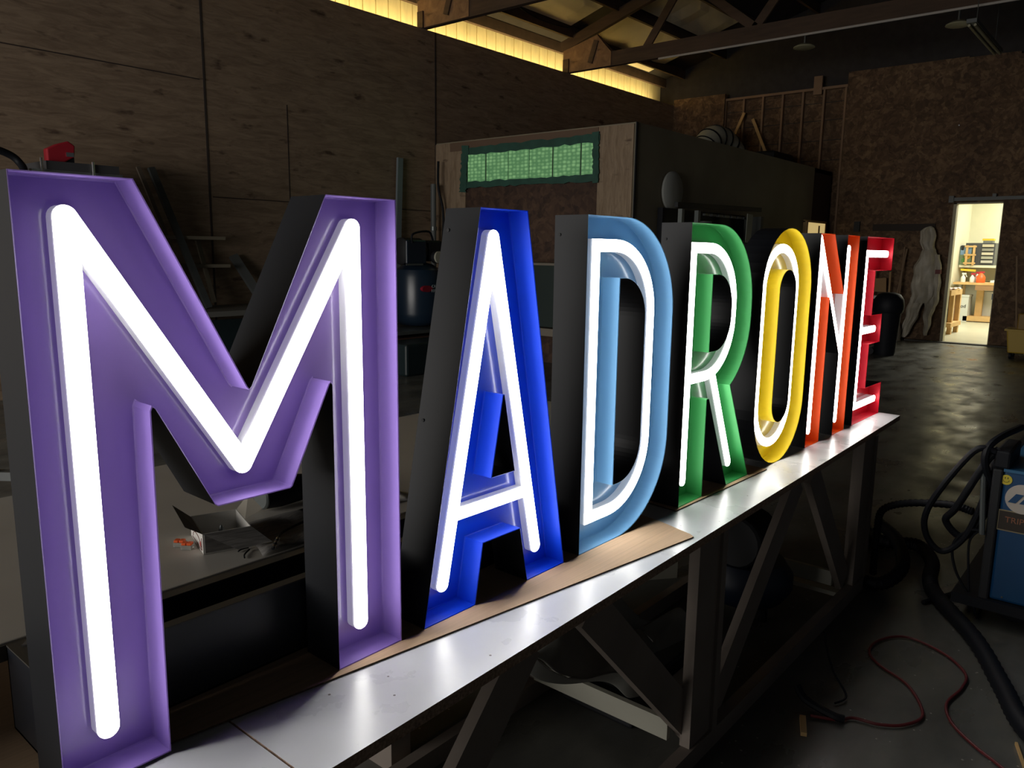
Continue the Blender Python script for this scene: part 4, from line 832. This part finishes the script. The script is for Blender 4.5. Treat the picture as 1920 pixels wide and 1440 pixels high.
hose('vacuum_hose', [(4.75, 1.25, .035), (4.55, 1.08, .035), (4.62, .92, .035), (4.42, .80, .035), (4.15, .75, .035), (3.96, .68, .035), (3.6, .46, .035), (3.25, .31, .035), (2.99, .20, .035), (2.8, .02, .035), (2.7, -.3, .035)], .034, M_RUBBER, 'thick corrugated black hose snaking across the floor past the welder', 12, .07, 16)
hose('vacuum_hose', [(4.9, 1.3, .035), (4.5, 1.2, .035), (4.0, 1.1, .035), (3.92, .93, .035), (4.1, .87, .08), (4.4, .97, .11), (4.62, 1.12, .11)], .032, M_RUBBER, 'black corrugated hose coil on the floor behind the right bench leg', 12, .07, 14)
hose('power_cord', [(4.2, .6, .012), (4.0, .68, .012), (3.9, .72, .012), (4.1, .62, .012), (4.05, .52, .012), (3.9, .50, .012)], .010, M_RUBBER, 'black power cord bundled at the welder wheel', 7, 0, 8, 'cord')
hose('air_hose', [(2.62, .80, .012), (2.66, .72, .010), (2.71, .68, .01), (2.73, .60, .01), (2.79, .53, .01), (2.90, .50, .01), (3.07, .59, .01), (3.16, .72, .01), (3.25, .78, .01), (3.38, .77, .01), (3.48, .69, .01), (3.43, .54, .01), (3.31, .44, .01), (3.18, .43, .01), (3.03, .45, .01), (2.91, .41, .01), (2.81, .32, .01), (2.73, .22, .01), (2.5, .0, .01)], .0055, mat('red_rubber_hose', (.12, .012, .014), .5), 'thin red air hose curling on the floor at the lower right', 8)
hose('rubber_sleeve', [(2.70, .88, .06), (2.68, .84, .03), (2.66, .74, .02), (2.67, .70, .016)], .014, M_RUBBER, 'black rubber end sleeve where the red hose meets the bench foot', 8)
hose('thin_wire', [(2.9, .86, .20), (2.9, .84, .12), (2.86, .80, .07), (2.82, .74, .02), (2.76, .76, .01)], .004, M_RUBBER, 'thin black wire dropping from the bench rail to the floor', 6, 0, 8, 'wire')
# under the bench
t = thing('pancake_compressor', 'small dark blue compressor on the floor under the bench', 'compressor', (3.3, 1.35, 0))
part('tank', MB().lathe([(.05, .06), (.17, .07), (.21, .13), (.21, .19), (.17, .25), (.05, .26)], n=24), mat('dark_blue_tank', (.006, .012, .03), .5), t)
part('motor', MB().lathe([(.08, -.12), (.10, -.10), (.10, .10), (.07, .12)], (0, 0, .36), 18, axis='x'), M_RUBBER, t)
part('fan_guard', MB().lathe([(.11, -.15), (.12, -.14), (.12, -.12)], (0, 0, .36), 20, axis='x'), M_BLACKM, t)
for a in (0, 2.1, 4.2): part('foot', MB().lathe([(.02, 0), (.02, .08)], (.14 * math.cos(a), .14 * math.sin(a), 0), 8), M_RUBBER, t)
def drape(name, pts, zt, lab, mt, seed):
    rs = random.Random(seed); n = 14; p = [Vector(q) for q in pts]; vs = []; fs = []; a, b, c, d = [rs.random() * 6 for _ in range(4)]
    for j in range(n + 1):
        for i in range(n + 1):
            u, v_ = i / n, j / n; q = p[0] * (1 - u) * (1 - v_) + p[1] * u * (1 - v_) + p[2] * u * v_ + p[3] * (1 - u) * v_
            q = q + Vector((.04 * math.sin(9 * v_ + a), .04 * math.sin(8 * u + b), zt * abs(math.sin(6 * u + c) * math.sin(5 * v_ + d)) * (1 if 0 < i < n and 0 < j < n else .2)))
            vs.append(tuple(q))
    for j in range(n):
        for i in range(n): k = j * (n + 1) + i; fs.append((k, k + 1, k + n + 2, k + n + 1))
    o = part(name, MB().add(vs, fs), mt, smooth=True); md = o.modifiers.new('s', 'SOLIDIFY'); md.thickness = .003
    md2 = o.modifiers.new('sub', 'SUBSURF'); md2.levels = 1; md2.render_levels = 2
    return tag(o, lab, 'sheet')
tag(part('storage_tote', box((2.14, 1.24, 0), (2.62, 1.54, .14)), M_BLACKM, bevel=.01), 'low dark tote on the floor under the crumpled plastic sheet', 'tote')
t = thing('low_shelf', 'dark low shelf board behind the bench frame, under the rear table', 'shelf', (2.05, 1.55, 0))
part('shelf_board', box((-.62, .12, .20), (.55, .48, .22)), mat('dark_shelf_board', (.03, .03, .032), .7), t)
for x in (-.6, .45): part('block', box((x, .14, 0), (x + .08, .46, .20)), M_TIMBERG, t)
drape('plastic_sheet', [(1.66, 1.45, .36), (2.33, 1.53, .30), (2.66, 1.30, .15), (2.10, 1.22, .15)], .10, 'crumpled grey plastic sheet bunched over a dark tote under the bench', mat('grey_poly', (.20, .20, .18), .5, var=.1), 3)
tag(part('cardboard_box', box((2.30, 1.09, .0), (2.48, 1.21, .12)), mat('dark_cardboard', (.10, .085, .07), .8)), 'dark cardboard box on the floor beside the crumpled plastic under the bench', 'box')
tag(part('board_offcut', MB().beam((2.95, 2.1, .05), (3.4, 1.75, .05), .02, .10), M_SLATE), 'pale board offcut on the floor behind the middle bench leg', 'board')
tag(part('wood_offcut', MB().beam((2.5, .78, .008), (2.6, .82, .008), .02, .014), M_PINE), 'small wood offcut on the floor under the bench rail', 'offcut', 'floor scraps')
tag(part('wood_offcut', MB().beam((2.80, .18, .006), (2.93, .22, .006), .008, .01), M_PINE), 'thin wood splinter on the floor between the red hose and the thick hose', 'offcut', 'floor scraps')
